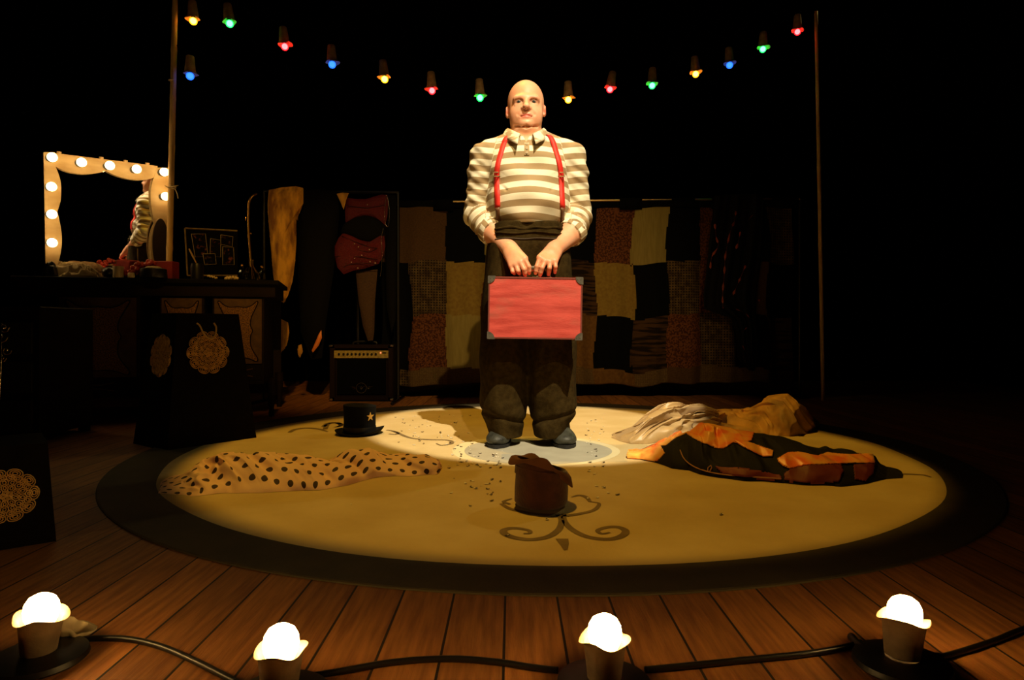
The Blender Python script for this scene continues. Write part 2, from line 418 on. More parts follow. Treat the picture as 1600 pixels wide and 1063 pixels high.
# ================================================================== the man in the striped shirt
MX, MY, MZ = .075, 3.10, DZ
ORG = np.array([MX, MY, 0.])
def LP(px, py, y): p = W(px, py, MY+y); return np.array([p.x-MX, y, p.z])     # photo pixel -> man's own coordinates
hx = -.010
mskin = mat('skin', (.82,.43,.27), (.74,.33,.18), rough=.48, scale=9, sss=.12, bump=.06, bscale=120)
S = SDF((-.33,-.36,.60), (.33,.17,1.74), .003)
# head
S.ell((hx,.018,1.610), (.0855,.100,.103))
S.ell((hx,-.012,1.550), (.067,.088,.082), .04)
for s in (-1,1):
    S.ell((hx+s*.040,-.050,1.525), (.033,.038,.044), .03)
    S.ell((hx+s*.031,-.030,1.490), (.032,.045,.036), .03)
S.ell((hx,-.083,1.480), (.030,.022,.023), .025)
S.ell((hx,-.028,1.458), (.058,.064,.038), .02)
S.cone((hx,.025,1.36), (hx,.020,1.53), .070, .060, .04); S.ell((hx,-.020,1.395), (.065,.055,.05), .03)
S.cone((hx-.044,-.079,1.5955), (hx+.044,-.079,1.5955), .0165, .0165, .018)
for s in (-1,1): S.ell((hx+s*.034,-.102,1.5810), (.021,.022,.0120), .012, 's')
for s in (-1,1):
    S.ell((hx+s*.034,-.0755,1.5815), (.0180,.0150,.0125), .004)
    S.ell((hx+s*.034,-.0925,1.5790), (.0125,.0110,.0019), .0015, 's')
    S.cone((hx+s*.022,-.086,1.5690), (hx+s*.047,-.078,1.5670), .005, .0045, .008)
S.cone((hx,-.092,1.590), (hx,-.110,1.554), .009, .013, .012)
S.ell((hx,-.116,1.5500), (.0150,.0130,.0120), .008)
for s in (-1,1):
    S.ell((hx+s*.0160,-.104,1.5465), (.0098,.0120,.0092), .006)
    S.ell((hx+s*.0085,-.113,1.5385), (.0045,.0060,.0040), .003, 's')
# mouth: muzzle, two lips, crease, pulled-down corners
ML = .010
S.ell((hx,-.078,1.508+ML), (.038,.023,.026), .02)
S.ell((hx,-.0910,1.4950+ML), (.0210,.0165,.0090), .006)
S.ell((hx,-.0900,1.5095+ML), (.0220,.0150,.0056), .006)
for s in (-1,1): S.cone((hx+s*.010,-.0985,1.5080+ML), (hx+s*.026,-.088,1.5010+ML), .0052, .0030, .005)
for s in (-1,1): S.cone((hx,-.1085,1.5035+ML), (hx+s*.022,-.0985,1.4985+ML), .0022, .0018, .003, 's')
for s in (-1,1): S.cone((hx+s*.024,-.096,1.5010+ML), (hx+s*.031,-.088,1.4930+ML), .0018, .0016, .005, 's')
S.ell((hx,-.1080,1.4820+ML), (.0200,.0095,.0035), .012, 's')
for s in (-1,1): S.cone((hx+s*.021,-.111,1.548), (hx+s*.038,-.0965,1.520), .0025, .003, .012, 's')
S.ell((hx,-.086,1.4835), (.026,.018,.018), .015)
for s in (-1,1): S.cone((hx,-.098,1.4640), (hx+s*.050,-.066,1.4740), .0030, .0025, .014, 's')
# ears
for s, dz in ((-1,-.003), (1,.004)):
    S.ell((hx+s*.0880,.012,1.566+dz), (.0085,.019,.026), .006, rot=(s*14,'Z'))
    S.ell((hx+s*.0960,.005,1.568+dz), (.006,.009,.015), .004, 's', rot=(s*14,'Z'))
    S.ell((hx+s*.086,.004,1.545+dz), (.006,.010,.009), .006)
# torso core and upper arms under the clothes
S.ell((0,.01,1.26), (.17,.105,.20), .05); S.ell((0,-.01,1.10), (.165,.13,.16), .05)
S.cone((-.17,.02,1.385), (.17,.02,1.385), .05, .05, .06)
ARM = {}
for s, side in ((-1,'right'), (1,'left')):
    sh = np.array([s*.196,.015,1.350]); el = np.array([s*.232,.035,1.105])
    S.cone(sh, el, .056, .048, .03)
    if s < 0:
        wr = LP(797,390,-.175); fc = LP(770,362,-.055)
        kn = [LP(820,405.5,-.262), LP(813.5,411,-.266), LP(806.5,415,-.262), LP(799.5,417,-.252)]
        pip = [LP(826.5,417,-.272), LP(819,421,-.278), LP(809.5,423.5,-.276), LP(801,424.5,-.264)]
        tip = [LP(827,427,-.256), LP(820.5,430,-.260), LP(812,428,-.244), LP(804.5,428,-.238)]
        th = [LP(806,402,-.215), LP(820,412,-.218), LP(831,421,-.222)]
    else:
        wr = LP(865.5,391,-.175); fc = LP(892,364,-.055)
        kn = [LP(843.5,404,-.262), LP(851,409.5,-.268), LP(859.5,411,-.266), LP(867.5,409,-.256)]
        pip = [LP(839,416.5,-.272), LP(847,418.5,-.280), LP(858.5,419,-.280), LP(868,417,-.268)]
        tip = [LP(837,427,-.258), LP(843.8,430,-.262), LP(857,429,-.256), LP(867,426,-.248)]
        th = [LP(857,402,-.215), LP(845,412,-.216), LP(835,420,-.222)]
    ARM[s] = (sh, el, wr, fc)
    S.cone(el, fc, .050, .0545, .03); S.cone(fc, wr, .0545, .0335, .02)
    S.ell(el*.45+fc*.55+np.array([0,0,-.004]), (.05,.05,.05), .03)
    kc = sum(kn)/4; S.cone(wr, wr*.6+kc*.4, .0335, .0300, .02)
    # palm: four metacarpals fused, then each finger on its own
    for i, k_ in enumerate(kn):
        b = wr*.72+kc*.28; b = b+(k_-kc)*.55
        S.cone(b, k_+np.array([0,.004,.004]), .0215, .0150-.001*(i == 3), .016)
        S.ell(k_+np.array([0,.002,.002]), (.0125,.0125,.0120), .004)
    rr = [.0104,.0106,.0101,.0092]
    for i in range(4):
        mid = pip[i]*.35+tip[i]*.65+np.array([0,-.004,0])
        S.cone(kn[i], pip[i], rr[i]+.0008, rr[i], .005); S.cone(pip[i], mid, rr[i], rr[i]-.0008, .002)
        S.cone(mid, tip[i], rr[i]-.0008, rr[i]-.0020, .0015)
    S.cone(wr*.55+kc*.45+np.array([0,.028,0]), th[0]+np.array([0,.012,0]), .020, .016, .015)
    S.cone(th[0], th[1], .0145, .0125, .01); S.cone(th[1], th[2], .0125, .0100, .004)
V, Q = S.surf()
# legs inside the trousers, same mesh
lg = MB()
for s in (-1,1):
    lg.tube([(s*.09,0,.95),(s*.10,0,.50),(s*.105,.01,.09)], [.09,.065,.045], 16)
lo_ = len(V); V = np.vstack([V, np.array(lg.v)]); Fq = Q.tolist()+[tuple(i+lo_ for i in q) for q in lg.f]
Vw = V+ORG
person = mk('person', Vw, Fq, 'skin', angle=180)
tag(person, 'person in beige striped shirt and red braces standing and holding a red case', 'person')
# skin tone by region (lips, ears, knuckles, eyebrows), plus shade painted around the eyes
x, y, z = V[:,0]-hx, V[:,1], V[:,2]
lips = np.exp(-((x/.0235)**4+((z-1.5015-ML)/.0105)**4))*(y < -.085)
ear = np.exp(-(((np.abs(x)-.092)/.012)**2+((z-1.565)/.03)**2))
red = np.clip(.95*lips+.7*ear+.15*np.exp(-((x/.02)**2+((z-1.543)/.014)**2))*(y < -.1), 0, 1)
for s in (-1,1):
    pass
hand = np.clip((.885-z)/.06, 0, 1)*(z < .9); red = np.clip(red+.14*hand, 0, 1)
set_attr(person, 'red', red)
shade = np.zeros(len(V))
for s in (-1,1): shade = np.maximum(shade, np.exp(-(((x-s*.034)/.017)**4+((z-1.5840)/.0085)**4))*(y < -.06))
brow_shade = np.maximum(np.exp(-(((x-.034)/.020)**4+((z-1.601)/.0045)**2)), np.exp(-(((x+.034)/.020)**4+((z-1.601)/.0045)**2)))*(y < -.05)
set_attr(person, 'brow_shade', np.clip(.50*brow_shade+.75*shade, 0, 1))  # eyebrow colour together with eye-socket shade painted into the skin
N, L, B = nodes_of(MATS['skin']); old = B.inputs['Base Color'].links[0].from_socket
a1 = N.new('ShaderNodeAttribute'); a1.attribute_name = 'red'; a2 = N.new('ShaderNodeAttribute'); a2.attribute_name = 'brow_shade'
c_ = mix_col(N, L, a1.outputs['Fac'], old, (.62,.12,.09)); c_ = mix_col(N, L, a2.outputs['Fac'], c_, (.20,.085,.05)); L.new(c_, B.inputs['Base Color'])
# eyes
mat('eye_white', (.11,.08,.06), rough=.3); mat('iris', (.02,.035,.035), rough=.15); mat('lash', (.03,.015,.01), rough=.7)
for s in (-1,1):
    m = MB(); c = (hx+s*.034+MX, -.0785+MY, 1.5805); m.sphere(c, .0128, 24, 16)
    e = m.build('eye', 'eye_white', person)
    m = MB(); m.sphere((c[0], c[1]-.0098, c[2]+.0004), (.0058,.0045,.0058), 16, 10); m.build('iris', 'iris', e if False else person)

def fold(*w):       # sum of sines used for cloth folds
    def f(X, Y, Z):
        o = 0
        for a, kx, ky, kz, ph in w: o = o+a*np.sin(kx*X+ky*Y+kz*Z+ph)
        return o
    return f
# ---- shirt
T = SDF((-.34,-.24,.98), (.34,.20,1.52), .0035)
T.ell((0,.005,1.28), (.205,.135,.205)); T.ell((0,-.030,1.125), (.190,.160,.165), .05)
for s in (-1,1): T.ell((s*.075,-.055,1.275), (.085,.080,.075), .05)
T.cone((-.155,.015,1.362), (.155,.015,1.362), .070, .070, .06)
T.cone((hx,.020,1.355), (hx,.024,1.452), .118, .074, .05)
for s in (-1,1):
    sh, el, wr, fc = ARM[s]; n_ = fold((.0035,30*s,20,85,0), (.0028,-60*s,35,45,1.3), (.002,90,-40,120,2))
    T.cone(sh, el, .080, .066, .028, f=n_)
    e2 = el+np.array([s*.004,.004,-.018])
    cf = cone_f(e2, fc+(wr-fc)*.10, .069, .066); ff = fold((.0045,70*s,60,60,.5), (.003,-50,80,110,2.2)); ax = (wr-fc)/np.linalg.norm(wr-fc)
    T.comb(lambda X, Y, Z: np.maximum(cf(X,Y,Z)+ff(X,Y,Z), (X-fc[0])*ax[0]+(Y-fc[1])*ax[1]+(Z-fc[2])*ax[2]), np.minimum(e2, fc)-.08, np.maximum(e2, fc)+.08, .012)
f_t = fold((.0030,10,8,60,.6), (.0022,26,0,34,2.1), (.0018,-38,0,52,.4))
sl, X, Y, Z = T.box((-.20,-.24,1.0), (.20,.20,1.40)); wgt = np.clip(1-(np.abs(X)/.19)**4, 0, 1)
T.d[sl] += f_t(X, Y, Z)*wgt
# creases running out of the armpits
for s in (-1,1):
    for dz, a in ((.0,.006), (-.035,.005), (-.075,.004)):
        T.cone((s*.175,-.11,1.31+dz), (s*.10,-.155,1.275+dz*1.5), .004, .003, .012, 's')
    T.cone((s*.165,-.15,1.19), (s*.10,-.19,1.172), .0035, .0025, .012, 's')
sl, X, Y, Z = T.box((-.34,-.24,.98), (.34,.20,1.52))
hemZ = 1.008+.012*np.cos(X*16); cut = np.where(np.abs(X) < .176, hemZ-Z, -1.)
T.d[sl] = np.maximum(T.d[sl], cut)
nk = np.sqrt((X-hx)**2+((Y-.012)*.95)**2); top = (Z-(1.440+.020*np.clip(Y/.1,-1,1)))
T.d[sl] = np.maximum(T.d[sl], np.where(nk < .105, np.minimum(top, .02), -1.))
wed = np.minimum((Z-1.388)*.42-np.abs(X-hx), np.minimum(-.030-Y, 1.50-Z)); T.d[sl] = np.maximum(T.d[sl], wed)
V, Q = T.surf()
shirt = mk('shirt', V+ORG, Q.tolist(), mat('shirt_cloth', (.8,.72,.5), rough=.85, scale=60, bump=.12, bscale=300), person, angle=180, label='beige and cream striped long sleeved shirt')
st = V[:,2]+.05*np.clip(np.abs(V[:,0])-.02,0,1)*0-.010*np.cos(V[:,0]*9)-.05*np.clip(-V[:,1]-.12,0,1)
ang = np.zeros(len(V))
for s in (-1,1):
    sh, el, wr, fc = ARM[s]
    def seg(a, b):
        ab = b-a; t = np.clip(((V-a)@ab)/(ab@ab), 0, 1); return np.linalg.norm(V-(a+t[:,None]*ab), axis=1), t*np.linalg.norm(ab)
    d1, l1 = seg(sh, el); d2, l2 = seg(el, fc); ln1 = np.linalg.norm(el-sh)
    onarm = (s*V[:,0] > .150+.045*np.clip((1.40-V[:,2])/.25, -.5, 1))
    al = np.where(d2 < d1-.004, ln1+l2, l1); q1 = np.minimum(((V-sh)@(el-sh))/ln1, 0); st = np.where(onarm, 1.365-(al+q1)*1.05+.02, st)
set_attr(shirt, 'stripe', st)
N, L, B = nodes_of(MATS['shirt_cloth'])
a1 = N.new('ShaderNodeAttribute'); a1.attribute_name = 'stripe'
fr = math_node(N, L, 'FRACT', math_node(N, L, 'MULTIPLY_ADD', a1.outputs['Fac'], 1/.0575, .30))
sw = math_node(N, L, 'GREATER_THAN', fr, .5)
L.new(mix_col(N, L, sw, (.36,.25,.125), (.84,.78,.60)), B.inputs['Base Color'])
# ---- rolled cuffs
def stripe_mat(nm, freq):
    mm = mat(nm, (.8,.7,.5), rough=.85, scale=60, bump=.1, bscale=300); N, L, B = nodes_of(mm)
    a1 = N.new('ShaderNodeAttribute'); a1.attribute_name = 'turn'; fr = math_node(N, L, 'FRACT', math_node(N, L, 'MULTIPLY', a1.outputs['Fac'], freq))
    L.new(mix_col(N, L, math_node(N, L, 'GREATER_THAN', fr, .5), (.36,.25,.125), (.84,.78,.60)), B.inputs['Base Color'])
stripe_mat('cuff_cloth', 4.6)
for s in (-1,1):
    sh, el, wr, fc = ARM[s]; ax = Vector(wr-fc).normalized(); m = MB()
    prof = [(.0555,.022),(.0635,.021),(.0665,.012),(.0670,-.006),(.0685,-.018),(.0680,-.026),(.0580,-.030)]
    m.lathe(prof, 64, frame(Vector(fc+ORG), ax, (s,0,0)), wob=lambda a, i, r, z: (r*(1+.025*math.sin(3*a+s)), z+.004*math.sin(2*a+i)))
    c = m.build('cuff', 'cuff_cloth', person, label='rolled striped cuff'); set_attr(c, 'turn', np.repeat(np.abs(np.arange(64)-32)/32., len(prof)))
# ---- collar, placket and buttons
mat('collar_cloth', (.80,.73,.55), (.40,.29,.15), rough=.85, scale=14, contrast=(.45,.55), stretch=(1,1,3))
m = MB(); nA = 56
for wall in (0,1):
    pass
def coll(u, v):
    a = -math.pi/2+.30+(2*math.pi-.60)*u; e = min(u, 1-u); openf = max(0, 1-e/.20)**1.5
    base = 1.438+.016*math.sin(a)-.030*openf; r0 = .078+.002*wv(u)
    k = v*2
    if k < 1: rad, zz = r0+.005*k+.012*openf, base+(.046-.016*openf)*k
    else: rad, zz = r0+.007+(.024+.012*openf)*(k-1)+.012*openf, base+(.046-.016*openf)-(.038+.020*openf)*(k-1)**1.2
    return (hx+MX+rad*math.cos(a), MY+.004+rad*math.sin(a)*(1.02+.28*openf), zz)
def wv(u): return math.sin(u*40)+.6*math.sin(u*23+1)
m.grid(coll, nA, 8); c = m.build('collar', 'collar_cloth', person, angle=180)
sd = c.modifiers.new('s', 'SOLIDIFY'); sd.thickness = .003
def on_shirt(x, z, off): return Vector((x+MX, MY+T.front(x, z)-off, z))
m = MB(); C = [(hx+.002, z) for z in np.linspace(1.384, 1.325, 8)]
m.strip([on_shirt(x-.011, z, .0035) for x, z in C], [on_shirt(x+.011, z, .0035) for x, z in C], (0,.005,0)); m.build('placket', 'collar_cloth', person)
mat('button', (.55,.45,.30), rough=.3)
for z in (1.376, 1.354, 1.334):
    m = MB(); p = on_shirt(hx+.002, z, .006); m.lathe([(0,-.001),(.004,-.0015),(.0055,0),(.004,.002),(0,.002)], 14, frame(p, (0,-1,0))); m.build('button', 'button', person)
# ---- trousers
P_ = SDF((-.27,-.24,.02), (.27,.21,1.05), .0045)
def trou(X, Y, Z):
    zt = np.array([0,.04,.10,.16,.24,.40,.60,.80,.92,.99,1.05]); z1 = Z.ravel()
    rx = np.interp(z1, zt, [.072,.076,.090,.108,.113,.113,.112,.106,.100,.088,.084]).reshape(Z.shape)
    cx = np.interp(z1, zt, [.098,.099,.108,.116,.112,.112,.108,.100,.092,.086,.084]).reshape(Z.shape)
    ry = np.interp(z1, zt, [.110,.115,.130,.140,.145,.150,.155,.165,.170,.165,.160]).reshape(Z.shape)
    kx = np.interp(z1, zt, [.003,.003,.006,.02,.035,.045,.07,.10,.11,.11,.11]).reshape(Z.shape)
    def leg(s, off):
        e = np.sqrt(((X-s*cx)/rx)**2+((Y+.01)/ry)**2); return (e-1)*np.minimum(rx, ry)
    a, b = leg(-1, 0), leg(1, 0); hh = np.maximum(kx-np.abs(a-b), 0)/kx; d = np.minimum(a, b)-hh*hh*kx*.25
    d = d+.0040*np.sin(X*70+3*np.sin(Z*5))*np.clip(1.02-Z,0,.6)+.004*np.sin(Z*38+X*22)*np.clip(.30-Z,0,.25)*5+.0025*np.sin(Z*26-X*30)
    d = d+.010*np.exp(-((Z-.135-.25*(np.abs(X)-.1))/.012)**2)          # break of the cloth above the shoe
    return np.maximum(d, np.maximum(.044+.03*np.clip(Y,-.05,.1)*0-Z, Z-(1.012+.012*np.clip(-Y/.15,-1,1))))*.8
P_.comb(trou, (-.27,-.24,.02), (.27,.21,1.05))
V, Q = P_.surf()
mat('trouser_wool', (.026,.016,.0045), (.044,.028,.008), rough=1, spec=.05, scale=40, bump=.3, bscale=250)
tr = mk('trousers', V+ORG, Q.tolist(), 'trouser_wool', person, angle=180, label='baggy dark olive brown wool trousers')
def on_tr(x, z, off): return Vector((x+MX, MY+P_.front(x, z)-off, z))
m = MB(); xs = np.linspace(-.150, .150, 24)
m.strip([on_tr(x, .948, .004) for x in xs], [on_tr(x, .985, .006) for x in xs], (0,.008,0)); m.build('waistband', 'trouser_wool', person)
mat('waist_fold', (.05,.032,.015), rough=.9)
m = MB(); m.tube([on_tr(x, .944+.001*math.sin(x*50), .003) for x in xs], .0035, 6); m.build('waist_seam', 'waist_fold', person)
m = MB(); m.tube([on_tr(x, .992+.003*math.sin(x*60), .004) for x in xs], .006, 8); m.tube([on_tr(x, .970+.004*math.sin(x*34+1), .009) for x in xs], .004, 8); m.build('waist_roll', 'trouser_wool', person)
# ---- braces
mat('braces_red', (.72,.022,.012), rough=.6, scale=80, bump=.15, bscale=300); mat('braces_tab', (.15,.060,.022), rough=.6); mat('clip_metal', (.55,.42,.25), rough=.3, metal=1)
for s, top_, mid, low in ((-1, (790.5,209), (776,268), (778,346)), (1, (862,207), (877,268), (880.5,346))):
    def pt(px, py): 
        q = LP(px, py, -.13); return q[0], q[2]
    x0, z0 = pt(*top_); x1, z1 = pt(*mid); x2, z2 = pt(*low)
    pts = [(x0-s*.020, z0+.012), (x0, z0-.005), (x0*.6+x1*.4+s*.003, z0*.6+z1*.4), (x1, z1), (x1*.5+x2*.5, z1*.5+z2*.5-.0), (x2, z2)]
    C = [(p.x, p.z) for p in spline([Vector((a, 0, b)) for a, b in pts], 10)]
    zs = z1-.165
    def rib(C, hw, off, th, nm, mt, lab=None):
        C2 = [c for c in C if c[1] < 1.435]
        mm = MB(); mm.strip([on_shirt(a-hw, b, off) if b > 1.02 else on_tr(a-hw, min(b,.99), off) for a, b in C2], [on_shirt(a+hw, b, off) if b > 1.02 else on_tr(a+hw, min(b,.99), off) for a, b in C2], (0,th,0)); return mm.build(nm, mt, person, label=lab, angle=180)
    red_ = [c for c in C if c[1] > 1.085]; tab = [c for c in C if c[1] <= 1.09]
    # over the shoulder
    a, b = red_[0]; 
    rib(red_, .0125, .006, .004, 'brace', 'braces_red', 'red elastic brace')
    rib(tab, .0095, .005, .004, 'brace_tab', 'braces_tab', 'brown leather brace tab')
    m = MB(); q = on_shirt(x1, z1-.002, .010); m.box(q, (.030,.004,.004)); m.box(q+Vector((0,0,-.018)), (.030,.004,.004)); m.box(q+Vector((-.014,0,-.009)), (.004,.004,.02)); m.box(q+Vector((.014,0,-.009)), (.004,.004,.02)); m.build('brace_clip', 'clip_metal', person)
# ---- shoes
mat('shoe_leather', (.014,.014,.010), (.050,.050,.036), rough=.55, scale=30, bump=.2, bscale=90); mat('shoe_sole', (.012,.011,.010), rough=.8)
for s, cxp, rot in ((-1, -.128, -8), (1, .160, 4)):
    K = SDF((-.07,-.16,.0), (.07,.16,.14), .0035)
    K.ell((0,-.085,.036), (.053,.066,.031)); K.cone((0,-.05,.045), (0,.04,.060), .042, .040, .03); K.ell((0,.085,.045), (.040,.050,.045), .02)
    K.cone((0,.05,.06), (0,.055,.13), .040, .042, .02)
    K.cone((-.045,-.055,.066), (.045,-.055,.066), .002, .002, .006, 's')
    sl, X, Y, Z = K.box((-.07,-.16,0), (.07,.16,.14)); K.d[sl] = np.maximum(K.d[sl], .014-Z)
    V, Q = K.surf(); Tm = np.array(Matrix.Rotation(R(rot), 3, 'Z')); V = V@Tm.T+np.array([cxp,-.01,DZ])
    shoe = mk('shoe', V+ORG, Q.tolist(), 'shoe_leather', person, angle=180, label='scuffed black leather shoe')
    m = MB(); n = 40; pl = []
    for i in range(n):
        a = 2*math.pi*i/n; yy = -math.cos(a)*.152-.003; hw = np.interp(yy, [-.155,-.13,-.08,-.02,.05,.11,.15], [.022,.045,.056,.048,.041,.042,.02]); pl.append(Vector((math.sin(a)*hw*1.06/max(.35,abs(math.sin(a))**.35), yy, 0)))
    TT = Matrix.Translation((cxp+MX, -.01+MY, DZ+.0005)) @ Matrix.Rotation(R(rot), 4, 'Z')
    m.slab([TT @ p for p in pl], (0,0,.016)); m.build('sole', 'shoe_sole', shoe, smooth=False)
    m = MB(); TT2 = TT
    for k_ in range(3):
        y_ = -.030+.022*k_; z_ = .083+.008*k_; m.tube([TT2 @ Vector((-.020,y_+.004,z_)), TT2 @ Vector((0,y_,z_+.006)), TT2 @ Vector((.020,y_+.004,z_))], .0022, 6)
    m.build('lace', 'shoe_sole', shoe)

# ================================================================== the red case
mr = mat('case_red', (.62,.075,.058), (.42,.034,.025), rough=.55, scale=7, stretch=(1,1,6), bump=.12, bscale=60, contrast=(.38,.66), detail=10)
N, L, B = nodes_of(mr)
tc = N.new('ShaderNodeTexCoord'); nz = N.new('ShaderNodeTexNoise'); nz.inputs['Scale'].default_value = 5; nz.inputs['Detail'].default_value = 6; mp = N.new('ShaderNodeMapping'); mp.inputs['Scale'].default_value = (1,1,2.5)
L.new(tc.outputs['Object'], mp.inputs[0]); L.new(mp.outputs[0], nz.inputs[0])
rmp = N.new('ShaderNodeValToRGB'); rmp.color_ramp.elements[0].position = .56; rmp.color_ramp.elements[1].position = .72; L.new(nz.outputs[0], rmp.inputs[0])
L.new(mix_col(N, L, math_node(N, L, 'MULTIPLY', rmp.outputs[0], .5), B.inputs['Base Color'].links[0].from_socket, (.30,.12,.08)), B.inputs['Base Color'])
mat('case_corner', (.055,.048,.036), (.10,.088,.062), rough=.5, scale=40, spec=.5); mat('case_edge', (.16,.028,.018), rough=.6)
CWid, CHt, CDp = .400, .264, .095
cp = Vector((MX+.0215, MY-.245, .499)); case = thing('suitcase', 'small red wooden suitcase with dark metal corners held by the standing person', 'suitcase', cp)
case.matrix_basis = Matrix.Translation(cp) @ Matrix.Rotation(R(-.9), 4, 'Y').inverted()
m = MB(); m.box((0,0,CHt/2), (CWid,CDp,CHt), bev=.005); m.build('case_body', 'case_red', case, local=True)
m = MB()
for sy in (-1,):
    y_ = sy*(CDp/2+.0008)
    for (a, b) in (((0,.004),(CWid-.02,.006)), ((0,CHt-.004),(CWid-.02,.006))): m.box((a[0], y_, a[1]), (b[0], .003, b[1]))
    for x_ in (-1,1): m.box((x_*(CWid/2-.003), y_, CHt/2), (.006,.003,CHt-.02))
m.build('edge_trim', 'case_edge', case, local=True)
for sx in (-1,1):
    for sz in (0,1):
        m = MB(); c0 = (sx*CWid/2, 0, sz*CHt); r_ = .031
        poly = [(0,0)]+[(-sx*r_*math.cos(a), (1-2*sz)*r_*math.sin(a)) for a in np.linspace(0, math.pi/2, 10)]
        poly = [(c0[0]+a+sx*.0015, c0[2]+b-(1-2*sz)*.0015) for a, b in poly]
        if sx*(1-2*sz) > 0: poly = poly[::-1]
        m.prism(poly, .004, Matrix.Translation((0,-CDp/2-.0045,0))); m.prism(poly, .004, Matrix.Translation((0,CDp/2+.0005,0)))
        m.box((sx*(CWid/2+.001), 0, sz*CHt+(1-2*sz)*.014), (.004,CDp+.008,.030)); m.box((sx*(CWid/2-.014), 0, sz*(CHt)+(2*sz-1)*.001), (.030,CDp+.008,.004))
        for (a, b) in ((.008,.008), (.022,.008), (.008,.022)): m.sphere((c0[0]-sx*a, -CDp/2-.0045, c0[2]+(1-2*sz)*b), .002, 8, 6)
        m.build('corner', 'case_corner', case, local=True)
mat('handle_leather', (.085,.065,.035), rough=.5); 
m = MB(); hp = spline([(-.058,0,CHt+.002),(-.056,0,CHt+.026),(-.040,0,CHt+.040),(0,0,CHt+.044),(.040,0,CHt+.040),(.056,0,CHt+.026),(.058,0,CHt+.002)], 6)
m.tube(hp, .0085, 12, flat=.75); h_ = m.build('handle', 'handle_leather', case, local=True)
for sx in (-1,1):
    m = MB(); m.box((sx*.058,0,CHt+.003), (.024,.022,.006), bev=.002); m.build('handle_mount', 'clip_metal', case, local=True)
m = MB(); m.box((0,-CDp/2+.012,CHt+.001), (.03,.018,.004)); m.sphere((0.006,-CDp/2+.006,CHt+.003), .003, 8, 6); m.build('latch', 'clip_metal', case, local=True)
# ================================================================== hats
mat('felt_brown', (.060,.015,.008), (.10,.028,.013), rough=.95, scale=30, bump=.25, bscale=150, sheen=.4)
mat('felt_edge', (.15,.055,.022), rough=.9, scale=30, bump=.1)
mat('felt_black', (.004,.004,.004), rough=.9, spec=.15); mat('hat_ribbon', (.008,.007,.006), rough=.5); mat('gold_card', (.62,.34,.06), rough=.6)
b = G(846,789,DZ)
hat = thing('felt_hat', 'brown felt top hat standing upside down with floppy brim on the floor cloth', 'hat', b)
m = MB(); Rr = .083
m.lathe([(0,.002),(.06,.001),(.074,.003),(.081,.012),(.0815,.05),(.0785,.09),(.076,.120),(.074,.123),(.072,.118),(.075,.06),(.072,.02),(0,.016)], 56, wob=lambda a, i, r, z: (r*(1+.018*math.sin(3*a+z*20)+.01*math.sin(5*a)), z+(-.018*math.cos(a-.2) if .08 < z else 0)))
m.build('crown', 'felt_brown', hat, local=True)
def brim(a, i, r, z):
    t = (r-.073)/.037; dz = -.026*math.cos(a-.1)-.006
    f_ = max(0, -math.sin(a))**1.5*(1-max(0, math.cos(a))**2); g_ = min(1, max(0, math.cos(a)+.05)/.55); g_ = g_*g_*(3-2*g_); l_ = min(1, max(0, -math.cos(a)-.1)/.6); l_ = l_*l_*(3-2*l_)
    if t > 0: dz += t*(-.040*g_*t-.020*l_*t+.003*math.sin(5*a))+.034*t*f_+.012*t*max(0, math.sin(a))
    return (r*(1+.02*math.sin(2*a))-.024*max(0, t)*f_-.014*max(0, t)*max(0, t)*(g_+.6*l_), z+dz)
m = MB(); m.lathe([(.073,.128),(.085,.131),(.098,.133),(.107,.131),(.110,.128),(.106,.124),(.095,.126),(.083,.124),(.073,.121),(.073,.128)], 64, wob=brim); m.build('brim', 'felt_edge', hat, local=True)
m = MB(); m.lathe([(.0790,.088),(.0815,.088),(.0800,.112),(.0775,.112)], 48, wob=lambda a, i, r, z: (r*(1+.015*math.sin(3*a)), z-.012*math.cos(a-.2))); m.build('hat_band', 'felt_brown', hat, local=True)
hat.rotation_euler.z = .15
b = G(562,678,DZ)
hat = thing('top_hat', 'black top hat with gold star standing on the lit floor cloth', 'hat', b)
m = MB(); m.lathe([(.083,.010),(.080,.03),(.080,.10),(.083,.140),(.082,.146),(.07,.149),(0,.151)], 56, wob=lambda a, i, r, z: (r*(1+.008*math.sin(3*a)), z-(.004*math.cos(a) if z > .1 else 0))); m.build('crown', 'felt_black', hat, local=True)
def brim2(a, i, r, z):
    t = max(0, (r-.08)/.045); return (r, z+t*t*.030*(math.cos(a)**2)*(1 if math.cos(a) > 0 else .45))
m = MB(); m.lathe([(.079,.006),(.095,.003),(.110,.003),(.121,.006),(.124,.010),(.122,.012),(.110,.008),(.095,.008),(.080,.012)], 64, wob=brim2); m.build('brim', 'felt_black', hat, local=True)
m = MB(); m.lathe([(.0815,.010),(.0835,.010),(.0825,.040),(.0805,.040)], 48); m.build('hat_band', 'hat_ribbon', hat, local=True)
m = MB(); pts = []
for i in range(10):
    r_ = (.024, .0095)[i % 2]; a = math.pi/2+i*math.pi/5; pts.append((r_*math.cos(a), r_*math.sin(a)))
Tm = Matrix.Rotation(R(52), 4, 'Z') @ Matrix.Translation((0,-.0845,.094)); m.prism(pts[::-1], .0025, Tm); m.build('star', 'gold_card', hat, smooth=False, local=True)

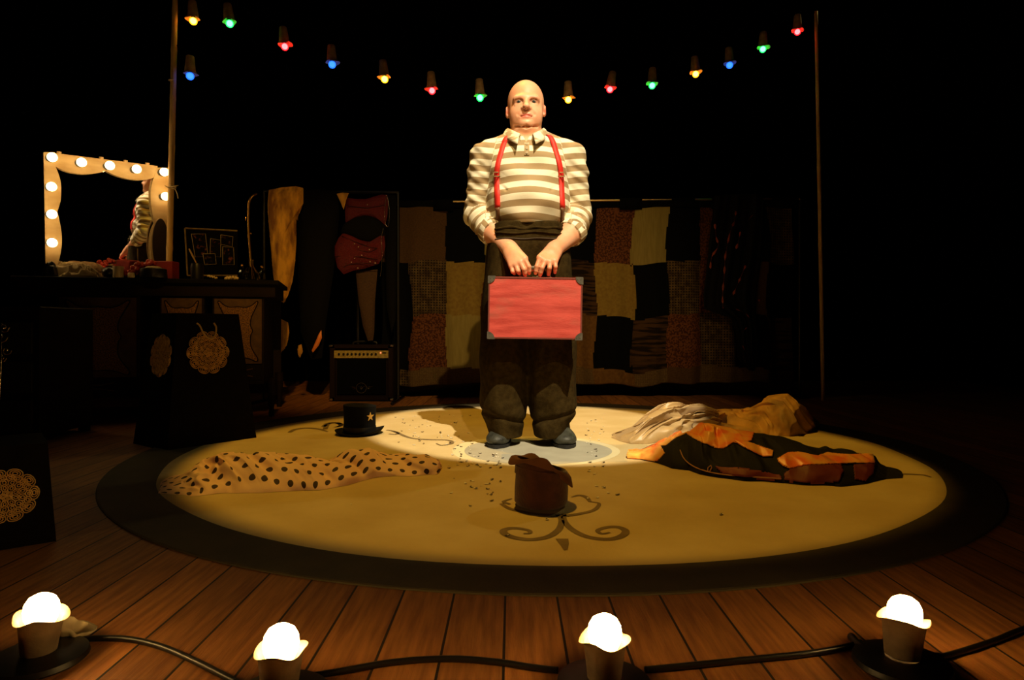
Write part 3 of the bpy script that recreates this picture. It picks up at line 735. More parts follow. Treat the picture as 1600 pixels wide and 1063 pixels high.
# ================================================================== garments lying on the cloth
def vnoise(seed):
    g = np.random.default_rng(seed).uniform(-1, 1, (64,64))
    def f(x, y):
        x = np.asarray(x)+1000.; y = np.asarray(y)+1000.; i, j = np.floor(x).astype(int), np.floor(y).astype(int); a, b = x-i, y-j
        a = a*a*(3-2*a); b = b*b*(3-2*b)
        return (g[i%64,j%64]*(1-a)+g[(i+1)%64,j%64]*a)*(1-b)+(g[i%64,(j+1)%64]*(1-a)+g[(i+1)%64,(j+1)%64]*a)*b
    return f
def interp_poly(pts, u):
    P = np.array(pts, float); s_ = np.r_[0, np.cumsum(np.hypot(*np.diff(P, axis=0).T))]; s_ /= s_[-1]
    return np.interp(u, s_, P[:,0]), np.interp(u, s_, P[:,1])
def heap(front, top, width, seed, folds=(7,1.4), amp=.35, nu=150, nv=56, z0=DZ, crest=.5, ruck=.5, lean=0., wmin=.04, fine=.12):
    """cloth heap: front edge and top outline in photo pixels, real depth behind the front edge"""
    u = np.linspace(0, 1, nu+1); fx, fy = interp_poly(front, u); tx, ty = interp_poly(top, u)
    n1, n2, n3 = vnoise(seed), vnoise(seed+1), vnoise(seed+2)
    Yf = F*(HC-z0)/(fy-515); Xf = (fx-800)/F*Yf
    wu = np.array([width(t) if callable(width) else width for t in u])*(np.sin(np.pi*np.clip(u,.0,1))**.35*.85+.15)+wmin*0
    Yc = Yf+wu*crest; Zc = np.maximum(HC-(ty-515)*Yc/F-z0, .006); Xc = (tx-800)/F*Yc; Xb = (tx-800)/F*(Yf+wu)*.98+Xf*.02
    U, V_ = np.meshgrid(u, np.linspace(0, 1, nv+1), indexing='ij')
    Y = Yf[:,None]+wu[:,None]*V_
    X = np.where(V_ < crest, Xf[:,None]+(Xc-Xf)[:,None]*(V_/crest), Xc[:,None]+(Xb-Xc)[:,None]*((V_-crest)/(1-crest)))
    pr = np.where(V_ < crest, np.sin(V_/crest*np.pi/2)**.62, np.cos((V_-crest)/(1-crest)*np.pi/2)**.8)
    wx = U*folds[0]+1.1*n1(U*2.2, V_*1.6)+lean*V_; wy = V_*folds[1]+1.2*n2(U*2.0+9, V_*1.4)
    r1 = 1-2*np.abs(n3(wx, wy)); r2 = 1-2*np.abs(n1(wx*2.1+5, wy*2.3)); r3 = n2(wx*4.5, wy*4.5)
    d = (r1*.62+r2*.30+r3*fine); env = np.sin(np.pi*np.clip(V_,0,1))**.5*(np.sin(np.pi*U)**.3)
    Z = z0+Zc[:,None]*pr*np.clip(1-amp*.45+amp*d*1.1, .12, 1.03)+.002*env*r2
    Z = np.maximum(Z, z0+.0015); edge = np.clip(V_/.06, 0, 1)
    Y = Y-(.020*d+.008*r3)*env*ruck-.014*(1-edge)*n1(U*14,V_*0); X = X+.016*r2*env*ruck
    Z[:,0] = z0+.001; Z[:,-1] = z0+.001; Z[0,:] = np.minimum(Z[0,:], z0+.006); Z[-1,:] = np.minimum(Z[-1,:], z0+.006)
    mm = MB(); v = np.stack([X, Y, Z], -1).reshape(-1,3); mm.v = [tuple(q) for q in v]
    a = np.arange(nu)[:,None]*(nv+1)+np.arange(nv)[None,:]; q = np.stack([a, a+nv+1, a+nv+2, a+1], -1).reshape(-1,4); mm.f = [tuple(map(int, k)) for k in q]; mm.m = [0]*len(mm.f)
    return mm, U.ravel(), V_.ravel(), X.ravel()
def dots_mat(nm, base, base2, dot):
    mm = mat(nm, base, base2, rough=.75, scale=8, bump=.08, bscale=200, trans=.0); N, L, B = nodes_of(mm)
    a = N.new('ShaderNodeAttribute'); a.attribute_name = 'cu'; b = N.new('ShaderNodeAttribute'); b.attribute_name = 'cv'
    fy = math_node(N, L, 'FLOOR', b.outputs['Fac']); sh = math_node(N, L, 'MULTIPLY', math_node(N, L, 'MODULO', fy, 2), .5)
    fx = math_node(N, L, 'SUBTRACT', math_node(N, L, 'FRACT', math_node(N, L, 'ADD', a.outputs['Fac'], sh)), .5); f2 = math_node(N, L, 'SUBTRACT', math_node(N, L, 'FRACT', b.outputs['Fac']), .5)
    rr = math_node(N, L, 'ADD', math_node(N, L, 'MULTIPLY', fx, fx), math_node(N, L, 'MULTIPLY', f2, f2))
    L.new(mix_col(N, L, math_node(N, L, 'LESS_THAN', rr, .047), B.inputs['Base Color'].links[0].from_socket, dot), B.inputs['Base Color'])
dots_mat('dotted_satin', (1,.70,.55), (.92,.60,.46), (.035,.014,.010))
mm, U, V_, X = heap([(247,772),(300,775),(350,771),(420,769),(480,768),(540,760),(585,748),(620,744),(655,744),(683,742),(691,731)],
    [(249,764),(285,742),(318,720),(345,709),(380,707),(425,709),(468,712),(505,713),(545,703),(575,700),(605,711),(640,708),(668,706),(684,715),(690,727)], lambda t: .46-.14*t, 11, folds=(9,2.0), amp=.50, crest=.62, lean=2.0, nu=240, nv=80, fine=.22, ruck=.9)
g = mm.build('dotted_dress', 'dotted_satin', angle=180); set_attr(g, 'cu', U*23); set_attr(g, 'cv', V_*6.2+.25*np.sin(U*15))
tag(g, 'pink polka dot garment lying crumpled at the left of the floor cloth', 'clothes')

mat('cream_satin', (.50,.34,.15), (.42,.28,.12), rough=.42, scale=8, sheen=.2)
mm, U, V_, X = heap([(955,684),(968,690),(985,694),(1010,694),(1040,692),(1070,688),(1100,680),(1128,668)],
    [(957,680),(972,668),(990,655),(1006,638),(1022,630),(1042,628),(1062,627),(1090,632),(1112,640),(1128,655)], lambda t: .36, 31, folds=(2.2,3.6), amp=.60, crest=.62, lean=-2.2, nu=170, nv=90, ruck=2.2, fine=.05)
tag(mm.build('satin_dress', 'cream_satin', angle=180), 'crumpled shiny cream satin garment heaped left of the gold shawl', 'clothes')
mat('gold_chiffon', (.70,.38,.10), (.30,.165,.05), rough=.6, scale=10, bump=.1, bscale=120)
mm, U, V_, X = heap([(1095,672),(1130,672),(1165,675),(1200,680),(1235,683),(1262,678),(1276,670)],
    [(1097,650),(1120,640),(1150,640),(1175,630),(1195,619),(1222,616),(1238,625),(1250,640),(1265,650),(1276,664)], lambda t: .42, 47, folds=(6,3.2), amp=.75, crest=.55, lean=2.5, nu=180, nv=90, ruck=2.0, fine=.22)
tag(mm.build('chiffon_shawl', 'gold_chiffon', angle=180), 'brownish gold crumpled shawl heaped behind the orange lined coat', 'shawl')
# orange lined black coat
mat('coat_black', (.003,.0022,.002), rough=.8, spec=.3, scale=20, bump=.2, bscale=60); mat('coat_orange', (1,.48,.09), (.95,.18,.025), rough=.36, scale=14, sheen=.1, contrast=(.4,.6))
mat('coat_maroon', (.20,.022,.016), (.12,.012,.010), rough=.6, scale=10, bump=.15, bscale=60); mat('coat_thread', (.45,.22,.10), rough=.6)
coat = thing('velvet_coat', 'black coat with bright orange lining and maroon hem spread on the floor cloth', 'coat', G(1200,735,DZ))
front = [(979,716),(1000,718),(1020,722),(1050,733),(1075,735),(1095,743),(1120,747),(1160,751),(1210,755),(1260,759),(1310,760),(1350,757),(1380,751),(1410,748)]
mm, *_ = heap(front, [(980,704),(1000,701),(1025,688),(1055,678),(1075,666),(1105,662),(1130,670),(1160,675),(1200,681),(1240,688),(1290,697),(1340,708),(1365,714),(1390,738),(1410,746)], lambda t: min(.16+1.6*t, .46-.10*t), 61, folds=(9,2.2), amp=.36, crest=.66, nu=300, nv=110, lean=1., fine=.22)
mm.build('shell', 'coat_black', coat, angle=180)
CV = np.array(mm.v); CF = np.array(mm.f); cc = CV[CF].mean(1); CP = np.stack([800+F*cc[:,0]/cc[:,1], 515+F*(HC-cc[:,2])/cc[:,1]], 1)
def inside(P, poly):
    r_ = np.zeros(len(P), bool); n = len(poly)
    for i in range(n):
        (x1, y1), (x2, y2) = poly[i], poly[(i+1) % n]
        if y1 != y2: r_ ^= ((y1 > P[:,1]) != (y2 > P[:,1])) & (P[:,0] < (x2-x1)*(P[:,1]-y1)/(y2-y1)+x1)
    return r_
def piece(name, poly, mt, lift=.004):
    sel = CF[inside(CP, poly) & (np.arange(len(CF)) % 110 < 78)]; ids, inv = np.unique(sel, return_inverse=True); vs = CV[ids]+np.array([0,-lift*.6,lift])
    o = mk(name, vs, inv.reshape(sel.shape).tolist(), mt, coat, angle=180); sd = o.modifiers.new('t', 'SOLIDIFY'); sd.thickness = .003; return o
piece('sleeve_lining', [(976,702),(992,699),(1031,697),(1038,709),(1026,722),(980,722)], 'coat_orange')
piece('lapel_lining', [(1008,697),(1020,684),(1050,672),(1071,655),(1111,655),(1130,662),(1149,668),(1180,670),(1174,689),(1158,694),(1146,692),(1130,702),(1120,702),(1105,696),(1086,688),(1072,678),(1055,685),(1040,697),(1015,698)], 'coat_orange')
piece('ribbon_lining', [(1146,690),(1168,692),(1208,706),(1206,714),(1192,715),(1161,700)], 'coat_orange', .006)
piece('skirt_lining', [(1213,719),(1230,709),(1246,708),(1277,714),(1292,709),(1311,711),(1327,712),(1363,710),(1367,725),(1336,725),(1289,727),(1261,728),(1233,734),(1219,728)], 'coat_orange', .006)
piece('hem_panel', [(1225,742),(1239,730),(1261,728),(1314,727),(1317,737),(1311,753),(1280,758),(1242,755),(1225,753)], 'coat_maroon')
piece('hem_panel', [(1333,728),(1367,725),(1364,741),(1352,753),(1336,750)], 'coat_maroon')
piece('side_panel', [(1117,730),(1167,734),(1220,744),(1220,753),(1130,744)], 'coat_maroon')
VP = np.stack([800+F*CV[:,0]/CV[:,1], 515+F*(HC-CV[:,2])/CV[:,1]], 1); vis_ = (np.arange(len(CV)) % 111) < 60
def on_coat(x, y):
    d = np.hypot(VP[:,0]-x, VP[:,1]-y)+1e3*(~vis_); p = CV[int(np.argmin(d))]; return Vector(p)+Vector((0,-.003,.003))
m = MB(); m.tube(spline([on_coat(x, y) for x, y in ((1062,704),(1068,718),(1080,729),(1100,738),(1130,743),(1180,747),(1220,750))], 4), .0022, 6); m.build('piping', 'coat_thread', coat)
m = MB(); m.tube([on_coat(x, y) for x, y in ((1104,740),(1106,732),(1110,729),(1112,733),(1108,740))], .0022, 6); m.build('button_loop', 'coat_thread', coat)

# ================================================================== footlights along the front
mp_ = mat('cup_paper', (.22,.155,.09), (.13,.09,.05), rough=.8, scale=25, bump=.2, bscale=80, trans=.10)
mat('bulb_hot', (1,1,1), rough=.2, emit=(1,.58,.17), estr=95); mat('socket_brass', (.30,.22,.10), rough=.35, metal=1); mat('black_plastic', (.006,.005,.005), rough=.45)
def footlight(label, bx, by, tilt, tdir, seed):
    Yb = F*(HC-.090)/(by-515); p = Vector(((bx-800)/F*Yb, Yb, 0))
    t = thing('footlight', label, 'lamp', p, 0, 'paper cup footlights along the front of the stage')
    rr = random.Random(seed); T_ = Matrix.Translation((0,0,.012)) @ Matrix.Rotation(tilt, 4, Vector((math.cos(tdir), math.sin(tdir), 0))); TB = T_ @ Matrix.Translation((0,0,-.013)); T_ = T_ @ Matrix.Diagonal((1,1,.84,1))
    m = MB(); m.lathe([(0,0),(.068,0),(.072,.004),(.070,.012),(.052,.016),(.030,.018),(0,.018)], 40); m.build('base_plate', 'black_plastic', t, local=True)
    m = MB(); m.lathe([(0,.006),(.019,.006),(.019,.05),(.016,.055),(0,.055)], 20, T_); m.build('socket', 'socket_brass', t, local=True)
    m = MB(); ph = [rr.uniform(0,6) for _ in range(4)]
    def rim(a, i, r, z):
        e = max(0, (z-.070)/.012); q = .5+.5*math.sin(2*a+ph[0])+.3*math.sin(5*a+ph[1])
        return (r+e*(.001+.0045*q), z+e*.006*math.sin(3*a+ph[2])-.004*e*q)
    m.lathe([(.0255,.008),(.0275,.03),(.0300,.055),(.0318,.070),(.033,.076),(.035,.079),(.0338,.0795),(.0318,.0765),(.0303,.070),(.0286,.055),(.0262,.03),(.0243,.008)], 48, T_, wob=rim)
    m.build('paper_cup', 'cup_paper', t, local=True)
    m = MB(); m.lathe([(.012,.044),(.013,.052),(.019,.064),(.0240,.076),(.0255,.086),(.0240,.097),(.0190,.106),(.0105,.1115),(0,.113)], 32, TB); m.build('bulb', 'bulb_hot', t, local=True)
    return t
footlight('glowing paper cup footlight at the far left end of the front row', 60, 948, .10, 1.2, 1)
footlight('glowing paper cup footlight second from left at the front edge', 436, 1001, .04, 2.2, 2)
footlight('glowing paper cup footlight right of centre with round black base', 944, 983, .03, .3, 3)
footlight('glowing paper cup footlight at the right front beside the curved cable', 1409, 955, .13, 2.2, 4)
mat('cable_rubber', (.010,.008,.007), rough=.42)
def cable(pts, label, r=.0052):
    P = [G(x, y, r*1.05) for x, y in pts]; m = MB(); m.tube(spline(P, 10), r, 10); return tag(m.build('cable', 'cable_rubber', angle=180), label, 'cable')
cable([(110,1001),(150,998),(200,999),(250,1010),(300,1031),(350,1056),(385,1075)], 'black cable curving from the leftmost footlight to the next one')
cable([(490,1056),(540,1048),(600,1037),(660,1031),(720,1030),(780,1035),(830,1043),(872,1048)], 'black cable running between the two middle footlights')
cable([(1008,1047),(1060,1042),(1120,1036),(1190,1029),(1260,1022),(1318,1012),(1345,1004)], 'black cable running from the centre right footlight to the right one')
cable([(1466,1028),(1500,1019),(1550,1003),(1600,983),(1660,962)], 'black cable leaving the rightmost footlight towards the right edge')
m = MB(); c = [G(x, y, .008) for x, y in ((1330,995),(1345,1010),(1375,1024),(1410,1030),(1445,1028),(1468,1027))]; m.tube(spline(c, 8), .0070, 10)
tag(m.build('cable_loop', 'cable_rubber', angle=180), 'thick black cable coil looping around the base of the rightmost footlight', 'cable')
mat('paper_scrap', (.60,.47,.28), rough=.85)
m = MB(); c = G(108,1000,.004)
m.lathe([(.002,0),(.012,.004),(.020,.014),(.024,.024),(.021,.023),(.015,.012),(0,.006)], 22, Matrix.Translation(c) @ Matrix.Rotation(.5, 4, 'Y'), wob=lambda a, i, r, z: (r*(1+.3*math.sin(2*a)+.15*math.sin(5*a)), max(-.001,z+.004*math.sin(3*a))+.004))
tag(m.build('torn_cup_scrap', 'paper_scrap', angle=180), 'small torn scrap of pale paper lying beside the leftmost footlight', 'paper scrap')

# ================================================================== poles and festoon lamps
mat('bamboo', (.80,.52,.20), (.55,.33,.11), rough=.5, scale=12, stretch=(4,4,.6)); mat('twine', (.62,.48,.26), rough=.9)
def pole(p0, p1, r, label, knots):
    t = thing('bamboo_pole', label, 'pole', p0); m = MB(); P0, P1 = Vector(p0), Vector(p1); n = 60
    pts, rs = [], []
    for i in range(n+1):
        k = i/n; pts.append(P0.lerp(P1, k)); d = min(abs(k-q) for q in knots); rs.append(r*(1.02-.12*k)*(1+.14*math.exp(-(d/.006)**2)))
    m.tube(pts, rs, 14); m.build('cane', 'bamboo', t, angle=60); return t
YP = 4.22
pb = W(264.5,410,YP); ptp = W(274,-12,YP); dirp = (ptp-pb)/(ptp.z-pb.z)
pole(pb-dirp*(pb.z-.8435), ptp, .0185, 'tall bamboo pole tied beside the right side of the lit mirror', [.12,.31,.47,.63,.80,.93])
tp = kids([o for o in bpy.data.objects if o.name == 'bamboo_pole'][0])[0].parent
m = MB(); q = W(266.5,293,YP-.022)
for k in range(3): m.lathe([(.021,0),(.0235,.002),(.021,.004)], 20, Matrix.Translation((q.x, YP, q.z+.005*k)))
m.tube([q, q+Vector((.03,0,.006)), q+Vector((.045,.01,.016)), q+Vector((.03,0,.010)), q], .0028, 6); m.tube([q, q+Vector((.03,0,-.012)), q+Vector((.042,.0,-.04)), q+Vector((.048,0,-.07))], .0028, 6)
m.tube([q, q+Vector((-.02,-.01,.004)), q+Vector((-.032,-.01,.012)), q+Vector((-.018,-.01,-.002)), q], .0024, 6); m.build('twine_bow', 'twine', tp)
m = MB(); q = W(269,126,YP); m.lathe([(.019,-.004),(.0225,0),(.019,.004)], 20, Matrix.Translation(q)); m.build('wire_tie', 'twine', tp)
YR = 5.0; pb = W(1284,500,YR); ptp = W(1275,18,YR); dirp = (ptp-pb)/(ptp.z-pb.z)
pole(pb-dirp*pb.z, ptp, .014, 'thin dark pole at the right end of the coloured bulb string', [.2,.4,.6,.8])
mat('cup_card', (.55,.36,.18), (.30,.18,.08), rough=.9, scale=30, bump=.3, bscale=90, trans=.15)
GL = {'red': (1,.02,.03), 'green': (.02,.9,.16), 'blue': (.02,.16,1), 'yellow': (1,.52,.01)}
for k, c in GL.items():
    mm = mat('glass_'+k, c, rough=.15, emit=c, estr=3.2); N, L, B = nodes_of(mm); out = N['Material Output']
    tr = N.new('ShaderNodeBsdfTransparent'); tr.inputs[0].default_value = tuple(min(1, .25+.75*q) for q in c)+(1,); mx = N.new('ShaderNodeMixShader'); mx.inputs[0].default_value = .45
    L.new(tr.outputs[0], mx.inputs[1]); L.new(B.outputs[0], mx.inputs[2]); L.new(mx.outputs[0], out.inputs[0])
    hot = tuple(min(1, q*.75+.25) for q in c) if k != 'blue' else (.10,.28,1)
    mat('core_'+k, hot, emit=hot, estr=(14 if k != 'blue' else 3.5))
mat('costume_cord', (.002,.002,.002), rough=1, spec=0.)
def festoon(bx, by, col, tilt, label, seed):
    Yb = YP-.02+(YR-YP)*(bx-272)/(1278-272); p = W(bx, by, Yb)
    t = thing('festoon_lamp', label, 'lamp', p, 0, 'coloured bulbs in paper cups hanging on the string')
    T_ = Matrix.Rotation(tilt, 4, 'Y'); rr = random.Random(seed); ph = [rr.uniform(0,6) for _ in range(3)]
    m = MB(); m.sphere((0,0,0), .0245, 20, 14, T_); m.build('bulb', 'glass_'+col, t, local=True)
    bl = [c for c in kids(t)][0]
    m = MB(); m.sphere((0,0,.001), .0185, 16, 10, T_); m.build('filament', 'core_'+col, bl, local=True)
    def rim(a, i, r, z):
        e = max(0, (.026-z)/.012) if z < .026 else 0; q = max(0, math.sin(a+ph[0]))
        return (r+e*(.003+.010*q), z+e*.004*math.sin(3*a+ph[1]))
    m = MB(); m.lathe([(0,.128),(.022,.128),(.0245,.125),(.0285,.085),(.033,.035),(.036,.020),(.040,.014),(.0385,.013),(.0345,.019),(.0315,.035),(.0270,.085),(.023,.123),(0,.124)], 28, T_, wob=rim); m.build('paper_cup', 'cup_card', t, local=True)
    m = MB(); m.lathe([(0,.10),(.013,.10),(.013,.022),(.011,.020),(0,.020)], 14, T_); m.build('socket', 'black_plastic', t, local=True)
    return p+T_ @ Vector((0,0,.135))
LS = [(302,33,'yellow',-.05,'yellow bulb in paper cup hanging at top beside the bamboo pole'),
 (297,119,'blue',0,'blue bulb in paper cup hanging below the yellow one near the pole'),
 (359,37,'green',-.12,'green bulb in paper cup hanging at the top left of the string'),
 (445,73,'red',-.10,'red bulb in paper cup between the leftmost green and the blue'),
 (519,101,'blue',-.05,'blue bulb in paper cup on the left half of the string'),
 (601,124,'yellow',-.10,'yellow bulb in paper cup on the left half of the string'),
 (675,142,'red',-.06,'red bulb in paper cup left of the green one by the head'),
 (750,153,'green',-.04,"green bulb in paper cup hanging just left of the person's head"),
 (888,156,'yellow',-.02,"yellow bulb in paper cup hanging just right of the person's head"),
 (953,140,'red',.16,"red bulb in tilted paper cup second to the right of the person's head"),
 (1019,134,'green',.02,"green bulb in paper cup third to the right of the person's head"),
 (1087,116,'yellow',-.06,'yellow bulb in paper cup on the right half of the string'),
 (1140,102,'blue',-.05,'blue bulb in paper cup on the right half of the string'),
 (1192,77,'green',.02,'green bulb in paper cup second from the right end'),
 (1246,50,'red',.0,'red bulb in paper cup at the right end of the string')]
tops = [festoon(*a, i) for i, a in enumerate(LS)]
m = MB(); cpts = [W(272,-6,YP)]+[tops[0]]+tops[2:]+[W(1275,20,YR)]
m.tube(spline(cpts, 5), .0035, 6); tag(m.build('light_string', 'costume_cord', angle=180), 'thin black string carrying the coloured bulbs between two poles', 'string')
m = MB(); m.tube([W(273,70,YP), W(285,74,YP), tops[1]], .003, 6); tag(m.build('short_string', 'costume_cord', angle=180), 'short black string tying the lowest blue bulb to the bamboo pole', 'string')
# ================================================================== dressing desk
mat('desk_dark', (.007,.0035,.0022), (.013,.006,.0035), rough=.7, scale=6, stretch=(1,1,4), spec=.15); mat('desk_top', (.004,.003,.003), rough=.85, spec=.2)
mat('panel_lace', (.30,.14,.045), (.07,.03,.012), rough=.8, scale=150, contrast=(.40,.60), bump=.2); mat('panel_wood', (.115,.055,.022), (.07,.032,.014), rough=.7, scale=30, bump=.15)
A0, A1 = Vector((-2.80,3.72,0)), Vector((-1.455,4.065,0)); dax = (A1-A0).normalized(); drot = math.atan2(dax.y, dax.x); DW = (A1-A0).length; DH = .842; dn = Vector((dax.y, -dax.x, 0))
desk = thing('dressing_desk', 'dark wooden dressing desk with lace panelled doors carrying the lit mirror', 'desk', A0, drot)
def dl(px, py, off=0.):      # photo pixel -> (x, z) on the desk front plane
    p = RP(px, py, A0+dn*off, dn)-A0; return p.dot(dax), p.z
m = MB(); m.box((DW/2,.31,DH-.014), (DW+.04,.66,.028), bev=.004); m.build('desk_top', 'desk_top', desk, local=True, smooth=False)
m = MB(); m.box((DW/2,.31,DH-.065), (DW-.01,.60,.074)); m.build('apron', 'desk_dark', desk, local=True, smooth=False)
for (a, b_) in ((86,215), (247,318), (330,412)):
    x0, _ = dl(a, 500); x1, _ = dl(b_, 500); zb = .20 if a > 300 else .14
    m = MB(); m.box(((x0+x1)/2,.315,(DH-.10+zb)/2), (x1-x0,.57,DH-.10-zb), bev=.004); m.build('cabinet', 'desk_dark', desk, local=True, smooth=False)
    y0 = -.004+.03
    zt, zl = DH-.115, (.33 if a > 300 else .26)
    m = MB(); xm = (x0+x1)/2; hw = (x1-x0)/2-.014
    m.box((xm,y0,(zt+zl)/2), (hw*2,.012,zt-zl)); door = m.build('door', 'panel_wood', desk, local=True, smooth=False)
    # scroll-cut inner field of the door, its raised border
    h2 = (zt-zl)/2-.012; zc = (zt+zl)/2; half = [(0,.80),(.35,.78),(.62,.84),(.86,.98),(.90,.93),(.74,.68),(.60,.45),(.56,.2),(.66,.02),(.58,-.12),(.56,-.4),(.66,-.62),(.90,-.90),(.84,-.99),(.55,-.90),(.25,-.86),(0,-.87)]
    pl = [(xm+x_*hw*.92, zc+z_*h2) for x_, z_ in half]+[(xm-x_*hw*.92, zc+z_*h2) for x_, z_ in half[-2:0:-1]]
    m = MB(); m.prism(pl[::-1], .007, Matrix.Translation((0,y0-.0125,0))); m.build('lace_field', 'panel_lace', door, local=True, smooth=False)
    m = MB(); sp_ = spline([Vector((x_, y0-.009, z_)) for x_, z_ in pl+[pl[0]]], 3); m.tube(sp_, .0045, 6); m.build('moulding', 'desk_dark', door, local=True)
    m = MB(); m.box((xm,y0,zl-.055), (hw*2,.014,.095), bev=.003); dr = m.build('drawer', 'desk_dark', desk, local=True, smooth=False)
    m = MB(); zz = zl-.055
    for sg in (1,-1): m.tube(spline([(xm-.085,y0-.012,zz+sg*.024),(xm-.045,y0-.02,zz+sg*.016),(xm,y0-.022,zz+sg*.010),(xm+.045,y0-.02,zz+sg*.016),(xm+.085,y0-.012,zz+sg*.024)], 6), .0035, 6)
    m.build('drawer_handle', 'panel_wood', dr, local=True)
for x_ in (.03, DW-.03):
    for y_ in (.05, .57):
        m = MB(); m.lathe([(0,0),(.016,0),(.018,.02),(.014,.05),(.022,.10),(.026,.16),(.026,.24),(0,.24)], 14, Matrix.Translation((x_, y_, 0))); m.build('leg', 'desk_dark', desk, local=True)
m = MB(); m.box((DW/2,.59,.45), (DW-.04,.015,.70)); m.build('back_panel', 'desk_dark', desk, local=True, smooth=False)

# ================================================================== lit mirror
th = .085; u_ = Vector((math.cos(.808),math.sin(.808),0)); n0 = Vector((u_.y, -u_.x, 0)); wv_ = Vector((0,0,math.cos(th)))+n0*math.sin(th); nm_ = (n0*math.cos(th)-Vector((0,0,math.sin(th)))).normalized()
M0 = Vector((-2.75,3.88,DH)); Mtop = M0
mirror = thing('dressing_mirror', 'square dressing mirror in scalloped pale wood frame ringed with glowing bulbs', 'mirror', M0+u_*.33)
def mp(px, py, off=0.): return RP(px, py, M0+nm_*off, nm_)
mat('frame_wood', (.62,.43,.20), (.50,.32,.13), rough=.55, scale=7, stretch=(1,1,3), bump=.1)
mat('mirror_glass', (.92,.92,.92), rough=.015, metal=1); mat('socket_grey', (.16,.15,.13), rough=.4, metal=.6); mat('bulb_mirror', (1,1,1), emit=(1,.66,.27), estr=15)
def up(y0, y1, x): return
def zfloor(p): return p if p.z > DH+.001 else p
m = MB(); m.slab([mp(72,242,.0), mp(262,266,.0), mp(262,430,.0), mp(72,430,.0)][::-1], nm_*-.006)
bk = m; gl = m.build('mirror_pane', 'mirror_glass', mirror, smooth=False)
m = MB(); m.slab([mp(70,240,-.010), mp(262,264,-.010), mp(262,428,-.010), mp(70,428,-.010)][::-1], nm_*-.012); m.build('backboard', 'desk_dark', mirror, smooth=False)
def curve2(a, n=8): return [(p.x, p.y) for p in spline([Vector((x, y, 0)) for x, y in a], n)]
top_in = curve2([(86,260),(95,264.5),(105,268.7),(118,271.5),(133,272.6),(145,271.6),(156,269.8),(166,267.3)], 3)[:-1]+curve2([(166,267.3),(176,272.5),(187,276.7),(200,280),(213,281.6),(228,281),(238,278.6),(246,275)], 3)
def lerp_x(x, xa, ya, xb, yb): return ya+(yb-ya)*(x-xa)/(xb-xa)
of, tk = .020, nm_*-.018
m = MB(); A = [mp(x, y, of) for x, y in top_in]; B_ = [mp(x, lerp_x(x,68,237,263,261.5), of) for x, y in top_in]; m.strip(B_, A, tk)
for xk in (93,159,197,231):
    q = mp(xk, lerp_x(xk,68,237,263,261.5)+.5, of); m.lathe([(.012,0),(.012,.014),(0,.016)], 12, frame(q-nm_*.01, wv_))
m.build('top_rail', 'frame_wood', mirror, smooth=False)
left_in = curve2([(86,238),(86.5,258),(91,270),(95,285),(95.8,300),(94.5,315),(89.8,331)], 3)[:-1]+curve2([(89.8,331),(93,345),(96,362),(96.8,378),(95.5,392),(92.5,406),(88.7,418)], 3)+[(86,428)]
m = MB(); m.strip([mp(lerp_x(y,238,68,428,71.5), y, of+.003) for x, y in left_in], [mp(x, y, of+.003) for x, y in left_in], tk); m.build('left_stile', 'frame_wood', mirror, smooth=False)
right_in = curve2([(245,262),(241,276),(237,290),(235.6,304),(236.4,320),(239,336),(243.3,349)], 3)[:-1]+curve2([(243.3,349),(239.5,357),(236.5,368),(235.2,382),(236,398),(238,412)], 3)+[(240,428)]
m = MB(); m.strip([mp(x, y, of+.002) for x, y in right_in], [mp(lerp_x(y,262,263,430,262), y, of+.002) for x, y in right_in], tk); m.build('right_stile', 'frame_wood', mirror, smooth=False)
for bx, by in ((81,246),(127,254),(171,259),(213,264.5),(256,269),(80,292),(80.5,335),(81,379.5),(258,307)):
    bo = .072; c = mp(bx, by, bo); base = c-nm_*(bo-of); m = MB()
    T_ = frame(base, nm_)
    m.lathe([(0,.0),(.022,0),(.022,.008),(.0175,.010),(.0165,.034),(.013,.038),(0,.038)], 20, T_); so = m.build('lamp_socket', 'socket_grey', mirror)
    m = MB(); m.lathe([(.012,.034),(.0140,.037),(.0220,.046),(.0255,.056),(.0255,.065),(.0210,.077),(.0120,.0840),(0,.0860)], 24, T_); m.build('bulb', 'bulb_mirror', so)

# ================================================================== things on the desk
DT = DH
def dp(px, Yv): return Vector(((px-800)/F*Yv, Yv, DT))      # on the desk top
mat('straw', (.42,.24,.08), (.24,.12,.04), rough=.85, scale=60, bump=.4, bscale=60); mat('rag_cream', (.45,.32,.14), (.34,.23,.09), rough=.8, scale=10); mat('berry_red', (.52,.045,.022), (.42,.03,.015), rough=.35, scale=10)
mat('pot_cream', (.80,.62,.36), rough=.4); mat('near_black', (.006,.005,.005), rough=.35); mat('box_crimson', (.30,.016,.012), (.22,.012,.01), rough=.6, scale=20)
mat('glass_clear', (.85,.85,.82), rough=.05)
N, L, B = nodes_of(MATS['glass_clear']); B.inputs['Transmission Weight'].default_value = 1.
p = dp(132,3.915); hatw = thing('straw_hat', 'low woven straw hat lying in front of the mirror behind the cream cloth', 'hat', p)
SY = Matrix.Diagonal((1,.42,1,1))
m = MB(); m.lathe([(0,.100),(.05,.096),(.09,.082),(.115,.060),(.125,.034),(.155,.022),(.172,.006),(.170,.002),(.15,.014),(.12,.026),(.11,.055),(0,.09)], 56, SY, wob=lambda a, i, r, z: (r, z+.003*math.sin(3*a))); m.build('woven_body', 'straw', hatw, local=True)
m = MB(); m.tube([(.172*math.cos(a), .42*.172*math.sin(a), .006) for a in np.linspace(0, 2*math.pi, 49)], .004, 6, caps=False); m.build('rim_binding', 'rag_cream', hatw, local=True)
